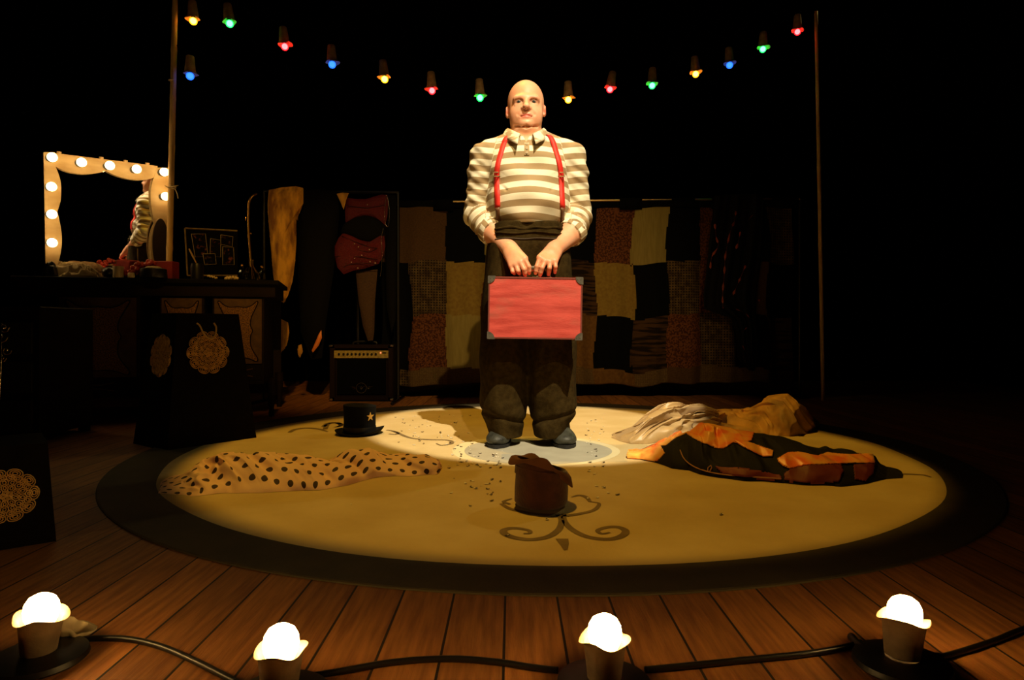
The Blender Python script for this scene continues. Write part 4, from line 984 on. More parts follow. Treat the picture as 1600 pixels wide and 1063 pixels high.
# cream cloth
def lump(name, c, rx, ry, h, seed, mt, label, cat, folds=(3,3), amp=.5, nn=60):
    n1, n2 = vnoise(seed), vnoise(seed+3); m = MB()
    def f(u, v):
        a, b = (u*2-1), (v*2-1); r_ = math.sqrt(a*a*(1-b*b/2)+b*b*(1-a*a/2)); e = max(0, 1-r_*r_)
        x_, y_ = a*math.sqrt(1-b*b/2), b*math.sqrt(1-a*a/2); k = 1+.16*float(n1(x_*2,y_*2))
        d = 1-2*abs(float(n2(x_*folds[0]+float(n1(y_,x_)), y_*folds[1]+5)))
        return (c[0]+x_*rx*k, c[1]+y_*ry*k, c[2]+.001+h*e**.6*(1-amp*.5+amp*d))
    m.grid(f, nn, nn); return tag(m.build(name, mt, angle=180), label, cat)
lump('cream_cloth', dp(114,3.845), .150, .034, .070, 5, 'rag_cream', 'crumpled cream cloth lying at the left end of the desk top', 'cloth', folds=(3,6), amp=.7)
lump('dark_cloth', dp(79,3.79), .040, .040, .075, 15, 'near_black', 'small dark bundle on the desk below the left mirror stile', 'cloth', amp=.5)
def berries(px, Yv, w_, h_, seed, label, nb=46):
    c = dp(px, Yv); t = thing('berry_spray', label, 'berries', c); rr = random.Random(seed); m = MB()
    m.tube([(-w_*.9,0,.006),(0,0,.02),(w_*.8,0,h_*.8)], .003, 6); m.build('stem', 'near_black', t, local=True)
    b0 = None
    for i in range(nb):
        k = rr.random(); q = (w_*(2*k-1)+rr.uniform(-.02,.02), rr.uniform(-.03,.03), .013+(h_-.02)*(k*.75+rr.random()*.3))
        m = MB(); 
        if b0 is None: m.sphere((0,0,0), .0125, 12, 8); b0 = m.build('berry', 'berry_red', t, local=True); o = b0
        else: o = b0.copy(); COL.objects.link(o)
        o.location = q; s_ = rr.uniform(.75,1.15); o.scale = (s_,)*3
    return t
berries(216, 3.905, .072, .115, 3, 'spray of red berries on the desk near the right mirror stile')
p = dp(185,3.855); m = MB(); m.lathe([(0,0),(.026,0),(.029,.006),(.0275,.04),(.030,.062),(.0295,.066),(.027,.064),(.025,.04),(.024,.012),(0,.010)], 28, Matrix.Translation(p)); tag(m.build('cream_mug', 'pot_cream'), 'small cream pot standing on the desk under the mirror', 'pot')
p = dp(205,3.84); m = MB(); m.lathe([(0,0),(.016,0),(.018,.004),(.018,.024),(.015,.028),(0,.028)], 24, Matrix.Translation(p)); tag(m.build('face_cream_jar', 'pot_cream'), 'tiny pale jar beside the red berries on the desk', 'jar')
p = dp(170,3.90); m = MB(); m.sphere(p+Vector((0,0,.034)), (.038,.036,.034), 20, 12); m.sphere(p+Vector((.012,-.02,.05)), (.014,.012,.012), 12, 8); tag(m.build('dark_powder_puff', 'near_black'), 'glossy dark rounded object left of the cream pot', 'puff')
p = dp(240,3.87); t = thing('make_up_tin', 'low black round tin with pale rim right of the red berries', 'tin', p)
m = MB(); m.lathe([(0,0),(.070,0),(.073,.006),(.070,.052),(.060,.056),(0,.056)], 32); m.build('tin_body', 'near_black', t, local=True)
m = MB(); m.lathe([(.034,.056),(.040,.056),(.041,.064),(.036,.066),(.034,.060)], 28); m.build('pale_rim', 'pot_cream', t, local=True)
p = dp(258,4.02); m = MB(); m.box(p+Vector((0,0,.056)), (.13,.09,.110), Matrix.Identity(4), bev=.004); tag(m.build('crimson_box', 'box_crimson', smooth=False), 'crimson box standing on the desk at the foot of the bamboo pole', 'box')
mat('palette_dark', (.030,.012,.008), (.016,.008,.006), rough=.5, scale=12); mat('palette_edge', (.42,.26,.11), rough=.5)
t = thing('hand_mirror', 'tall dark oval hand mirror leaning on the right stile of the frame', 'hand mirror', dp(251,4.12))
ctr = RP(250,381,M0+nm_*.045,nm_); a1_ = (mp(250,342,.045)-mp(250,420,.045))/2; a2_ = (mp(262,381,.045)-mp(237,381,.045))/2
ov = [ctr+a1_*math.cos(a)+a2_*math.sin(a) for a in [2*math.pi*i/40 for i in range(40)]]
m = MB(); m.slab(ov, nm_*.012); m.build('oval_back', 'palette_dark', t, smooth=False)
m = MB(); m.tube(ov+[ov[0]], .0045, 6, caps=False); m.build('oval_rim', 'palette_edge', t)

# picture board with photographs
YB = 4.20
mat('board_black', (.003,.0025,.0025), rough=.95, spec=.05); mat('frame_gilt', (.28,.19,.06), (.16,.10,.03), rough=.45, scale=30); mat('photo_edge', (.34,.26,.17), rough=.5)
mat('photo_print', (.005,.004,.005), (.20,.06,.03), rough=.9, spec=.05, scale=36, contrast=(.56,.72)); mat('photo_print_dark', (.004,.003,.004), (.07,.04,.03), rough=.9, spec=.05, scale=50, contrast=(.56,.72))
bc = [W(289,357,YB), W(371,361,YB+.10), W(371,431,YB+.08), W(293,432,YB-.02)]
t = thing('photo_board', 'dark framed board of small snapshots standing on the desk right of pole', 'picture board', (bc[3]+bc[2])/2); bn = (bc[1]-bc[0]).cross(bc[3]-bc[0]).normalized()
if bn.y > 0: bn = -bn
def bp(px, py, off=0): return RP(px, py, bc[0]+bn*off, bn)
q = [bp(289,357), bp(371,361), bp(371,431), bp(293,431)]
m = MB(); m.slab(q, -bn*.012); m.build('board', 'board_black', t, smooth=False)
m = MB()
for a, b in ((0,1),(0,3),(3,2)): m.tube([q[a]+bn*.004, q[b]+bn*.004], .0050, 4)
m.build('gilt_frame', 'frame_gilt', t, smooth=False)
for i, (quad, mt) in enumerate((([(299,366),(321,365.5),(325,401),(305,402)],'photo_print'), ([(329,373),(345,375.5),(345,402),(328,401)],'photo_print'), ([(345,367),(364,370),(363,386),(345,382)],'photo_print_dark'), ([(348,385.5),(365,387),(366,414),(348,414)],'photo_print'), ([(317,397),(336,396.5),(338,413),(320,414)],'photo_print_dark'))):
    o_ = .003+.0018*i; Q4 = [bp(x, y, o_) for x, y in quad]; c_ = sum(Q4, Vector())/4
    m = MB(); m.slab(Q4, bn*.0012); ph = m.build('snapshot', mt, t, smooth=False)
    m = MB(); e_ = [p_+bn*.0014 for p_ in Q4]; m.tube(e_+[e_[0]], .0016, 4); m.build('pale_border', 'photo_edge', ph, smooth=False)
m = MB(); m.tube([W(295.5,389,4.0), W(301,400,3.99), W(306.5,411,3.98)], [.004,.0055,.003], 8); br = tag(m.build('wooden_brush', 'palette_edge'), 'pale wooden stick leaning diagonally before the photo board', 'brush')
m = MB(); m.lathe([(0,0),(.035,0),(.038,.07),(.034,.095),(.031,.094),(.033,.07),(.031,.006),(0,.006)], 20, Matrix.Translation(dp(308,3.985))); tag(m.build('brush_pot', 'near_black'), 'black brush pot holding the leaning wooden stick', 'pot')
# trinkets at the right end
mat('pearl', (.80,.62,.38), rough=.25); mat('brass', (.62,.36,.10), rough=.25, metal=1)
def beads(label, pts, r_, mt, nm='bead_string'):
    C = [Vector(p) for p in pts]; t = thing(nm, label, 'beads', sum(C, Vector())/len(C)); b0 = None
    for c in C:
        if b0 is None: m = MB(); m.sphere((0,0,0), r_, 10, 8); b0 = m.build('bead', mt, t, local=True); o = b0
        else: o = b0.copy(); COL.objects.link(o)
        o.location = Vector(c)-t.location
rr = random.Random(4)
Yt = 4.02
def dpt(px, Yv=Yt, z=.0): q = dp(px, Yv); q.z += z; return q
beads('short row of warm pearls coiled on the desk right of the photos', [dpt(353+2.2*i, 4.035+.012*math.sin(i*2.1), .010+.006*(i % 2)) for i in range(9)], .0095, 'pearl')
beads('small loose trail of beads on the desk below the photo board', [dpt(325+1.9*i, 4.02+.01*math.sin(i), .024-.0022*i+.004*(i % 2)) for i in range(8)], .0065, 'pearl')
t = thing('brass_cane', 'slim brass tube with curved top rising from a glass decanter', 'cane', dp(391,4.13))
m = MB(); YC = 4.13; m.tube(spline([W(402,303,YC), W(396,305,YC), W(391,311,YC), W(388.5,322,YC), W(388,345,YC), W(389,372,YC), W(391,398,YC), W(392,418,YC)], 6), .0068, 10); m.build('bent_tube', 'brass', t)
m = MB(); q = W(389.4,365,YC); m.sphere(q+Vector((.010,0,0)), .006, 10, 8); m.sphere(W(384,342,YC), (.003,.003,.014), 8, 8); m.build('key_stud', 'brass', t)
t = thing('glass_decanter', 'small cut glass decanter on the right end of the desk', 'decanter', dp(392,4.13))
m = MB(); m.lathe([(0,0),(.050,0),(.055,.01),(.052,.03),(.044,.055),(.024,.085),(.014,.10),(.014,.13),(.018,.135),(.012,.135),(.011,.10),(.02,.083),(.04,.052),(.047,.03),(.048,.01),(0,.008)], 12); m.build('glass_body', 'glass_clear', t, local=True, smooth=False)
for dx, hh, lab in ((-.055,.085,'clear glass bottle left of the decanter on the desk'), (.068,.075,'clear glass bottle right of the decanter on the desk')):
    p = dp(392,4.08); p.x += dx; t = thing('perfume_bottle', lab, 'bottle', p)
    m = MB(); m.lathe([(0,0),(.020,0),(.022,.006),(.022,hh*.6),(.010,hh*.8),(.010,hh),(.007,hh),(.007,hh*.8),(.018,hh*.58),(.018,.008),(0,.008)], 8); m.build('glass_body', 'glass_clear', t, local=True, smooth=False)
    m = MB(); m.sphere((0,0,hh+.009), .010, 10, 8); m.build('stopper', 'brass', t, local=True)

# ================================================================== black boxes with doilies
mat('box_felt', (.0035,.0025,.002), (.007,.0045,.003), rough=.95, spec=.1, scale=40, bump=.3, bscale=120); mat('doily_cotton', (.85,.54,.19), (.66,.40,.13), rough=.9, scale=80, bump=.3, bscale=200); mat('rope_jute', (.50,.34,.14), rough=.9)
def doily(parent, c, ax, ay, nn_, r, seed=0, petals=10):
    """crocheted doily: rings of small yarn loops lying on a face"""
    m = MB(); ax, ay, nn_ = Vector(ax), Vector(ay), Vector(nn_)
    P = lambda x, y, k=.004: c+ax*x+ay*y+nn_*k
    def loop(cx, cy, a0, lx, ly, w_, seg=12):
        pts = [P(cx+lx*math.cos(t)*math.cos(a0)-ly*math.sin(t)*math.sin(a0), cy+lx*math.cos(t)*math.sin(a0)+ly*math.sin(t)*math.cos(a0)) for t in [2*math.pi*i/seg for i in range(seg+1)]]
        m.tube(pts, w_, 4, caps=False, flat=.6)
    for rad, cnt, lx, ly in ((.10,5,.11,.07), (.30,9,.14,.10), (.50,13,.13,.12), (.68,18,.11,.115)):
        for i in range(cnt):
            a = 2*math.pi*(i+.5*(cnt % 2))/cnt+seed; loop(rad*r*math.cos(a), rad*r*math.sin(a), a, lx*r, ly*r, r*.030); loop(rad*r*math.cos(a), rad*r*math.sin(a), a, lx*r*.45, ly*r*.45, r*.030, 8)
    for i in range(petals):
        a = 2*math.pi*i/petals+seed
        for k in (1,.66,.33): loop(.84*r*math.cos(a), .84*r*math.sin(a), a, .16*r*k, .25*r*k, r*.032)
    return m.build('doily', 'doily_cotton', parent, label='round crocheted cream doily')
def dbox(label, B3, h, inset, dpx, dr, second=None):
    A, B, C = [Vector(p) for p in B3]; D = A+(C-A)+(B-A); cen = (A+B+C+D)/4; t = thing('doily_box', label, 'box', cen)
    up_ = Vector((0,0,h)); bt = [A, B, D, C]; tp_ = [p.lerp(cen, inset)+up_ for p in bt]
    m = MB(); m.add(bt+tp_, [(0,1,5,4),(1,2,6,5),(2,3,7,6),(3,0,4,7),(4,5,6,7),(3,2,1,0)]); m.build('felt_sides', 'box_felt', t, smooth=False)
    n1 = (B-A).cross(tp_[0]-A).normalized(); n1 = n1 if n1.y < 0 else -n1
    c = RP(dpx[0], dpx[1], A+n1*.003, n1); ax = (B-A).normalized(); ay = n1.cross(ax).normalized(); ay = ay if ay.z > 0 else -ay
    doily(t, c, ax, ay, n1, dr); return t, n1, A, C, tp_
t, n1, A, C, tp_ = dbox('tall tapering black felt box with round doily standing before the desk', [G(262,706), G(401,686), G(262,706)+Vector((-.34,.26,0))*.8], .615, .30, (325,551), .101)
m = MB(); ay0 = lambda x, y, o=.012: RP(x, y, A+n1*o, n1)
m.tube(spline([ay0(307,505), ay0(312,509), ay0(318,521), ay0(326,528.5), ay0(333,528), ay0(337,520), ay0(337.5,511), ay0(334,505)], 5), .0042, 8); m.build('rope_loop', 'rope_jute', t)
n2 = (C-A).cross(tp_[0]-A).normalized(); n2 = n2 if n2.x < 0 or n2.y < 0 else -n2
n2 = n2 if n2.dot(Vector((0,0,HC))-A) > 0 else -n2
c = RP(252.5,556, A+n2*.003, n2); ax = (C-A).normalized(); ay = n2.cross(ax).normalized(); ay = ay if ay.z > 0 else -ay
dd = doily(t, c, ax, ay, n2, .098, .3)
dbox('low black felt box with doily at the near left edge', [G(-110,878), G(88,846), G(-110,878)+Vector((-.16,.20,0))], .25, .14, (10,775), .066)

# ================================================================== chest and ornament at far left
mat('chest_dark', (.012,.008,.006), (.018,.011,.008), rough=.8, scale=30, bump=.2); mat('silver_wire', (.6,.55,.45), rough=.2, metal=1)
t = thing('drawer_chest', 'dark low chest of drawers standing left of the desk', 'chest', (-2.555,3.14,0))
m = MB(); m.box((0,.2,.34), (.62,.40,.62), bev=.006); m.build('carcass', 'desk_dark', t, local=True, smooth=False)
for k in range(3):
    m = MB(); m.box((0,-.008,.13+.185*k), (.56,.016,.15), bev=.003); d_ = m.build('drawer', 'chest_dark', t, local=True, smooth=False)
    m = MB(); m.sphere((0,-.028,.13+.185*k), .011, 12, 8); m.build('drawer_knob', 'near_black', d_, local=True)
for sx in (-1,1):
    for y_ in (.03,.37): m = MB(); m.box((sx*.28,y_,.015), (.04,.04,.03)); m.build('foot', 'desk_dark', t, local=True, smooth=False)
m = MB(); Yo = 2.6
for (cx_, cy_, r_, tt) in ((6,512,9,2.6), (10,548,8,2.2), (3,560,7,3), (2,527,10,2)):
    m.tube([W(cx_+r_*(1-.09*k)*math.cos(k*tt/3), cy_+r_*(1-.09*k)*math.sin(k*tt/3), Yo) for k in range(11)], .0022, 6)
m.tube([W(1,505,Yo), W(2,560,Yo), W(-2,640,Yo), Vector(((-2-800)/F*Yo, Yo, .012))], .003, 6); m.lathe([(0,0),(.06,0),(.06,.008),(.004,.014),(0,.014)], 20, Matrix.Translation(((-2-800)/F*Yo, Yo, 0)))
tag(m.build('wire_stand', 'silver_wire', angle=180), 'curly silver wire stand glinting at the far left edge', 'stand')

# ================================================================== practice amplifier
YA = 4.93; sA = F/YA; p = Vector(((564.5-800)/sA, YA, 0)); amp = thing('guitar_amplifier', 'black guitar amplifier with gold control panel standing at the back', 'amplifier', p)
mat('amp_vinyl', (.010,.004,.0035), rough=.8, spec=.15, bump=.2, scale=60); mat('amp_grille', (.0015,.0015,.0015), (.003,.003,.003), rough=1, spec=.05, scale=200); mat('amp_panel', (.42,.31,.07), (.26,.18,.04), rough=.45, scale=60); mat('chrome', (.7,.66,.58), rough=.25, metal=1)
mat('amp_led', (1,.2,.08), emit=(1,.25,.10), estr=1.6)
AW, AH, AD = .475, .418, .20; zx = lambda y: HC-(y-515)/sA
m = MB(); m.box((0,AD/2+.012,AH/2+.008), (AW,AD-.024,AH), bev=.008); m.box((-AW/2+.02,.012,AH/2+.008), (.04,.03,AH), bev=.005); m.box((AW/2-.02,.012,AH/2+.008), (.04,.03,AH), bev=.005); m.box((0,.012,AH-.006), (AW,.03,.028), bev=.004); m.box((0,.012,.022), (AW,.03,.026), bev=.004); m.build('cabinet', 'amp_vinyl', amp, local=True, smooth=False)
m = MB(); m.box((0,.010,(zx(616)+zx(561))/2), (AW-.11,.012,zx(561)-zx(616))); g_ = m.build('speaker_grille', 'amp_grille', amp, local=True, smooth=False)
m = MB(); q = (0,.0015,zx(606.5)); m.lathe([(.0365,-.001),(.0385,-.001),(.0385,.001),(.0365,.001)], 32, frame(q, (0,-1,0))); m.lathe([(.007,-.001),(.009,-.001),(.009,.001),(.007,.001)], 16, frame(q, (0,-1,0)))
for s in (-1,1):
    for k in range(3): m.tube([(s*(.042),.0015,q[2]+.006*(1-k)), (s*(.085-.012*k),.0015,q[2]+.010*(1-k))], .0010, 4)
    m.tube([(s*.010,.0015,q[2]+.004), (s*.030,.0015,q[2]+.018)], .001, 4)
m.build('winged_emblem', 'chrome', g_, local=True)
m = MB(); m.box((0,.004,(zx(560)+zx(548))/2), (AW-.065,.014,zx(548)-zx(560)), bev=.002); cpn = m.build('control_panel', 'amp_panel', amp, local=True, smooth=False)
zc = zx(553.5)
for i, x_ in enumerate([-.165,-.13,-.10,-.07,-.04,-.01,.02,.05,.08,.11]):
    m = MB(); m.lathe([(.0085,0),(.008,.010),(.006,.012),(0,.012)], 12, frame((x_,-.003,zc), (0,-1,0))); m.build('knob', 'near_black', cpn, local=True)
m = MB(); m.sphere((.146,-.006,zc+.010), .0055, 10, 8); m.build('power_light', 'amp_led', cpn, local=True)
m = MB(); m.box((.172,-.004,zc+.009), (.028,.006,.008)); m.build('switch', 'near_black', cpn, local=True, smooth=False)
for s in (-1,1):
    m = MB(); m.box((s*.205,.006,(zx(620)+zx(562))/2), (.005,.010,zx(562)-zx(620))); m.build('metal_strip', 'chrome', amp, local=True, smooth=False)
    for z_ in (.018, AH): m = MB(); m.box((s*(AW/2-.010),.004,z_), (.030,.024,.018), bev=.005); m.build('corner_cap', 'chrome', amp, local=True)
    m = MB(); m.lathe([(0,0),(.014,0),(.014,.009),(0,.009)], 12, Matrix.Translation((s*.19,.05,0))); m.lathe([(0,0),(.014,0),(.014,.009),(0,.009)], 12, Matrix.Translation((s*.19,.2,0))); m.build('foot', 'near_black', amp, local=True)
m = MB(); m.tube(spline([(-.09,.12,AH+.006),(-.08,.12,AH+.024),(0,.12,AH+.030),(.08,.12,AH+.024),(.09,.12,AH+.006)], 5), .008, 8, flat=.6); m.build('carry_handle', 'near_black', amp, local=True)

# ================================================================== patchwork curtain
YC_ = 5.2; sC = F/YC_
PAL = {
 'k': mat('patch_black', (0.002,0.002,0.002), rough=.95, spec=.1),
 'b': mat('patch_brown', (0.099,0.053,0.022), (0.062,0.031,0.012), rough=.9, scale=90, stretch=(1,1,3), spec=.1),
 'g': mat('patch_weave', (0.124,0.081,0.034), (0.043,0.025,0.011), rough=.9, scale=24, spec=.1),
 'o': mat('patch_ochre', (0.260,0.174,0.037), (0.211,0.130,0.028), rough=.9, scale=50, spec=.1),
 'y': mat('patch_olive', (0.285,0.223,0.068), (0.236,0.180,0.050), rough=.9, scale=30, stretch=(3,1,.3), spec=.1),
 'm': mat('patch_maroon', (0.149,0.053,0.019), (0.053,0.017,0.007), rough=.9, scale=75, contrast=(.44,.56), spec=.1),
 'p': mat('patch_plaid', (0.062,0.031,0.012), (0.012,0.007,0.004), rough=.9, scale=9, stretch=(.4,1,5), spec=.1, contrast=(.45,.58)),
 'r': mat('patch_rust', (0.161,0.081,0.022), (0.118,0.056,0.015), rough=.9, scale=40, spec=.1),
 't': mat('patch_tweed', (0.149,0.096,0.037), (0.087,0.053,0.022), rough=.9, scale=120, spec=.1)}
def weave(mm, freq, dark):       # small square openwork pattern
    N, L, B = nodes_of(mm); tc = N.new('ShaderNodeTexCoord'); sp = N.new('ShaderNodeSeparateXYZ'); L.new(tc.outputs['Object'], sp.inputs[0])
    fx = math_node(N, L, 'FRACT', math_node(N, L, 'MULTIPLY', sp.outputs[0], freq)); fz = math_node(N, L, 'FRACT', math_node(N, L, 'MULTIPLY', sp.outputs[2], freq))
    k = math_node(N, L, 'MULTIPLY', math_node(N, L, 'GREATER_THAN', fx, .45), math_node(N, L, 'GREATER_THAN', fz, .45))
    L.new(mix_col(N, L, k, B.inputs['Base Color'].links[0].from_socket, dark), B.inputs['Base Color'])
weave(PAL['g'], 48, (.02,.012,.006)); weave(PAL['t'], 75, (.09,.05,.02))
cols = [597,643,697,755,810,868,931,991,1043,1094,1146,1197,1241]; rows = [324,410,493,576,600]
keys = ['bbkyokmykmkt', 'kgokykoykgmk', 'kmyrkrkpmgkp', 'gtbtgtrtrtgb']
keys = ['bbkykkmykmkg', 'kgomypokgmbk', 'kmyrkrkpmgkp', 'gtbtgtrtbttg']
xl, xr = (cols[0]-800)/sC, (cols[-1]-800)/sC
def fold_y(x, z): k = (1.56-z); return YC_+.028*math.sin(x*9+.8*math.sin(x*3))+.016*math.sin(x*21+1)*min(1,.3+k)+.008*math.sin(x*43)*k
def cx_(x, z): return x+.010*math.sin(z*7+x*3)
NU, NV = 320, 110; m = MB(); zt, zb = HC-(rows[0]-515)/sC, HC-(rows[-1]-515)/sC
def hem(x): return zb+.012*math.sin(x*4+1)+.008*math.sin(x*11)
def cf_(u, v):
    x = xl+(xr-xl)*u; zh = hem(x); z = zt+.008*math.sin(x*17)+(zh-zt)*v; return (cx_(x, z), fold_y(x, z), z)
m.grid(cf_, NU, NV); KL = list(PAL)
mi = []
for i in range(NU):
    for j in range(NV):
        u, v = (i+.5)/NU, (j+.5)/NV; px_ = cols[0]+(cols[-1]-cols[0])*u; py_ = rows[0]+(rows[-1]-rows[0])*v
        jog = 3*math.sin(py_*.04+int(px_/55)); jy = 3*math.sin(px_*.03)
        c_i = max(0, sum(px_+jog > q for q in cols)-1); r_i = max(0, sum(py_+jy > q for q in rows)-1)
        mi.append(KL.index(keys[min(3,r_i)][min(11,c_i)]))
m.m = mi
cur = thing('patchwork_curtain', 'patchwork curtain of brown, ochre and black squares hanging from a rod behind the person', 'curtain', ((xl+xr)/2, YC_, zb))
cu = m.build('patchwork_panel', [PAL[k] for k in KL], cur, angle=180); sd = cu.modifiers.new('t', 'SOLIDIFY'); sd.thickness = .004
# bulk of the upper heading: black band and tab loops over the rod
mat('rod_metal', (.62,.46,.22), rough=.3, metal=1)
zr = lambda x: HC-(lerp_x(x, 600, 316, 1240, 311)-515)/sC
rod = thing('curtain_rod', 'thin metal curtain rod glinting above the patchwork curtain', 'rod', ((xl+xr)/2, YC_, 1.3))
m = MB(); m.tube([Vector(((x-800)/sC, YC_, zr(x))) for x in (560,1250)], .0105, 12); m.build('rod_tube', 'rod_metal', rod)
for x in (560,1250): m = MB(); m.sphere(((x-800)/sC, YC_, zr(x)), .02, 14, 10); m.build('finial', 'near_black', rod)
for x in (558,1252):
    m = MB(); m.tube([Vector(((x-800)/sC, YC_+.03, 0)), Vector(((x-800)/sC, YC_+.03, zr(x)+.01))], .014, 10); m.lathe([(0,0),(.08,0),(.08,.012),(.02,.02),(0,.02)], 24, Matrix.Translation(((x-800)/sC, YC_+.03, 0))); m.build('upright', 'near_black', rod)
vis = [(628,677),(708,735),(920,968),(1003,1049),(1085,1112),(1187,1205)]
edges = [598]+[q for ab in vis for q in ab]+[1243]
for k in range(0, len(edges), 2):
    a, b = edges[k], edges[k+1]
    n_ = max(1, round((b-a)/60)); 
    for j in range(n_):
        x0, x1 = a+(b-a)*j/n_, a+(b-a)*(j+1)/n_-(.6 if n_ > 1 else 0); xa, xb = (x0-800)/sC, (x1-800)/sC; xm = (xa+xb)/2
        pr = [(-.006,-.075),(-.016,-.02),(-.0165,.004),(-.010,.0145),(0,.0175),(.010,.0145),(.0165,.004),(.016,-.02),(.006,-.075)]
        m = MB(); zc_ = zr((x0+x1)/2); A = [Vector((xa, YC_+p_[0], zc_+p_[1])) for p_ in pr]; B_ = [Vector((xb, YC_+p_[0], zc_+p_[1])) for p_ in pr]; m.strip(A, B_, (0,.0015,.0015)); m.build('tab_loop', 'patch_black', cur, angle=180)
m = MB(); m.grid(lambda u, v: (xl+(xr-xl)*u, fold_y(xl+(xr-xl)*u, zt)-.006*(1-v)-.003, zt+.012-.012*v+.035*(1-v)), 200, 3); hd = m.build('heading_band', 'patch_black', cur, angle=180); sd = hd.modifiers.new('t', 'SOLIDIFY'); sd.thickness = .004
# dark scarf with a red figured stripe thrown over the rod
mat('scarf_black', (.005,.004,.004), rough=.85, spec=.2); mat('scarf_red', (.42,.075,.025), (.22,.03,.012), rough=.6, scale=60)
t = thing('figured_scarf', 'long black scarf with broken red stripes hanging over the curtain rod', 'scarf', ((1145-800)/sC, YC_-.06, .3))
L_ = [(1118,305),(1114,340),(1108,380),(1104,420),(1099,460),(1100,483),(1125,492),(1142,497),(1150,520),(1152,560),(1170,578)]; R_ = [(1192,303),(1192,340),(1190,380),(1186,420),(1182,450),(1180,478),(1180,500),(1183,520),(1184,550),(1184,565),(1178,580)]
def sc_pt(u, v, off=0):
    lx, ly = interp_poly(L_, v); rx_, ry_ = interp_poly(R_, v); x = lx+(rx_-lx)*u; y = ly+(ry_-ly)*u
    Yv = YC_-.075-.020*math.sin(u*16+v*3)-.010*math.sin(u*31+v*5)-off; return W(float(x), float(y), Yv)
m = MB(); m.grid(lambda u, v: sc_pt(u, v), 60, 80); so = m.build('scarf_cloth', 'scarf_black', t, angle=180); sd = so.modifiers.new('t', 'SOLIDIFY'); sd.thickness = .006
rr = random.Random(9)
for pts in ([(1117,350),(1119,370),(1122,385),(1112,402),(1110,420)], [(1150,330),(1148,345),(1142,360),(1136,385),(1133,405),(1132,425),(1130,448),(1129,465),(1130,482)], [(1157,362),(1153,380),(1149,392)], [(1165,415),(1158,432),(1151,448),(1145,462)], [(1176,336),(1168,346)], [(1150,483),(1165,490),(1172,498)], [(1167,512),(1156,522)], [(1160,540),(1168,555)], [(1186,468),(1187,475)]):
    m = MB(); C = spline([Vector((x, y, 0)) for x, y in pts], 6)
    P = [W(c.x, c.y, YC_-.112) for c in C]; m.tube(P, [.0006+.0105*max(0, math.sin(i*.9+rr.random()))**.7*rr.uniform(.6,1) for i in range(len(P))], 6, flat=.35)
    m.build('red_stripe', 'scarf_red', t, smooth=False)

# ================================================================== costume rail
YR_ = 4.95; sR = F/YR_
rail = thing('costume_rail', 'black costume rail on stands behind the amplifier', 'clothes rail', W(510,625,YR_))
m = MB(); m.tube([W(412,299,YR_), W(623,301,YR_)], .012, 10); m.build('rail_bar', 'near_black', rail)
for x in (413,622):
    p0 = W(x, 300, YR_); m = MB(); m.tube([Vector((p0.x, YR_, 0)), p0], .012, 10); m.tube([Vector((p0.x, YR_-.25, .012)), Vector((p0.x, YR_+.25, .012))], .012, 8); m.build('stand', 'near_black', rail)
mat('fur_gold', (.72,.38,.05), (.22,.09,.015), rough=.85, scale=16, stretch=(1,1,.3), contrast=(.40,.62)); mat('fur_dark', (.16,.07,.02), (.09,.035,.012), rough=.8, scale=14)
def fur(name, outline, Y, bulge, label, cat, n=1500, ln=.035, mt='fur_gold', seed=1, sag=(0,0,-1)):
    m = MB(); m.puffy([W(x, y, Y) for x, y in outline], (0,-bulge,0), 7, .6); rr = random.Random(seed)
    faces = [q for q in m.f]; vs = m.v; ar = []
    for q in faces: a, b, c = (Vector(vs[i]) for i in q[:3]); ar.append((b-a).cross(c-a).length)
    for q in rr.choices(faces, ar, k=n):
        P = [Vector(vs[i]) for i in q]; wts = [rr.random() for _ in P]; s_ = sum(wts); p = sum((p_*w_ for p_, w_ in zip(P, wts)), Vector())/s_
        nn = (P[1]-P[0]).cross(P[2]-P[0]).normalized(); nn = nn if nn.y < .3 else nn
        d = (nn*.8+Vector(sag)+Vector((rr.uniform(-.5,.5), rr.uniform(-.6,.1), rr.uniform(-.3,.3)))).normalized()*ln*rr.uniform(.6,1.2)
        sd_ = d.cross(Vector((0,1,0))).normalized()*.0035*rr.uniform(.7,1.6)
        m.add([p-sd_, p+sd_, p+d], [(0,1,2)])
    return tag(m.build(name, mt, angle=180), label, cat)
def furp(*a, **k): return fur(*a, **k)
fur('fur_stole', [(420,297),(440,293),(462,291),(474,294),(474,318),(466,330),(463,345),(463,380),(461,410),(457,440),(450,462),(443,474),(432,462),(427,430),(424,395),(420,350),(418,320)], 4.82, .055, 'long golden brown fur stole hanging at the left of the costume rail', 'fur', 2600)
fur('fur_tail', [(430,504),(440,499),(450,504),(452,520),(448,540),(440,550),(431,551),(428,535)], 4.85, .03, 'rounded pale fur tail hanging low beside the desk', 'fur', 700, .028, seed=2)
fur('fur_tip', [(466,540),(471,538),(473,550),(469,557),(465,552)], 4.85, .012, 'tiny golden fur tip hanging low below the dark costumes', 'fur', 120, .02, seed=3)
mat('orange_silk', (.85,.26,.05), (.70,.18,.03), rough=.5, scale=12)
m = MB(); m.puffy([W(x, y, 4.84) for x, y in ((502,516),(503,528),(498,540),(489,551),(487,548),(493,534),(498,522))], (0,-.015,0), 4); tag(m.build('silk_tip', 'orange_silk', angle=180), 'small orange silk corner hanging below the dark costumes', 'fabric')
mat('costume_black', (.0045,.004,.004), rough=.9, spec=.1, scale=10); mat('costume_brown', (.07,.032,.012), (.035,.016,.007), rough=.9, scale=90, stretch=(1,1,3))
def garment(name, outline, Y, bulge, mt, label, cat='costume'):
    m = MB(); m.puffy([W(x, y, Y) for x, y in outline], (0,-bulge,0), 6, .6); return tag(m.build(name, mt, angle=180), label, cat)
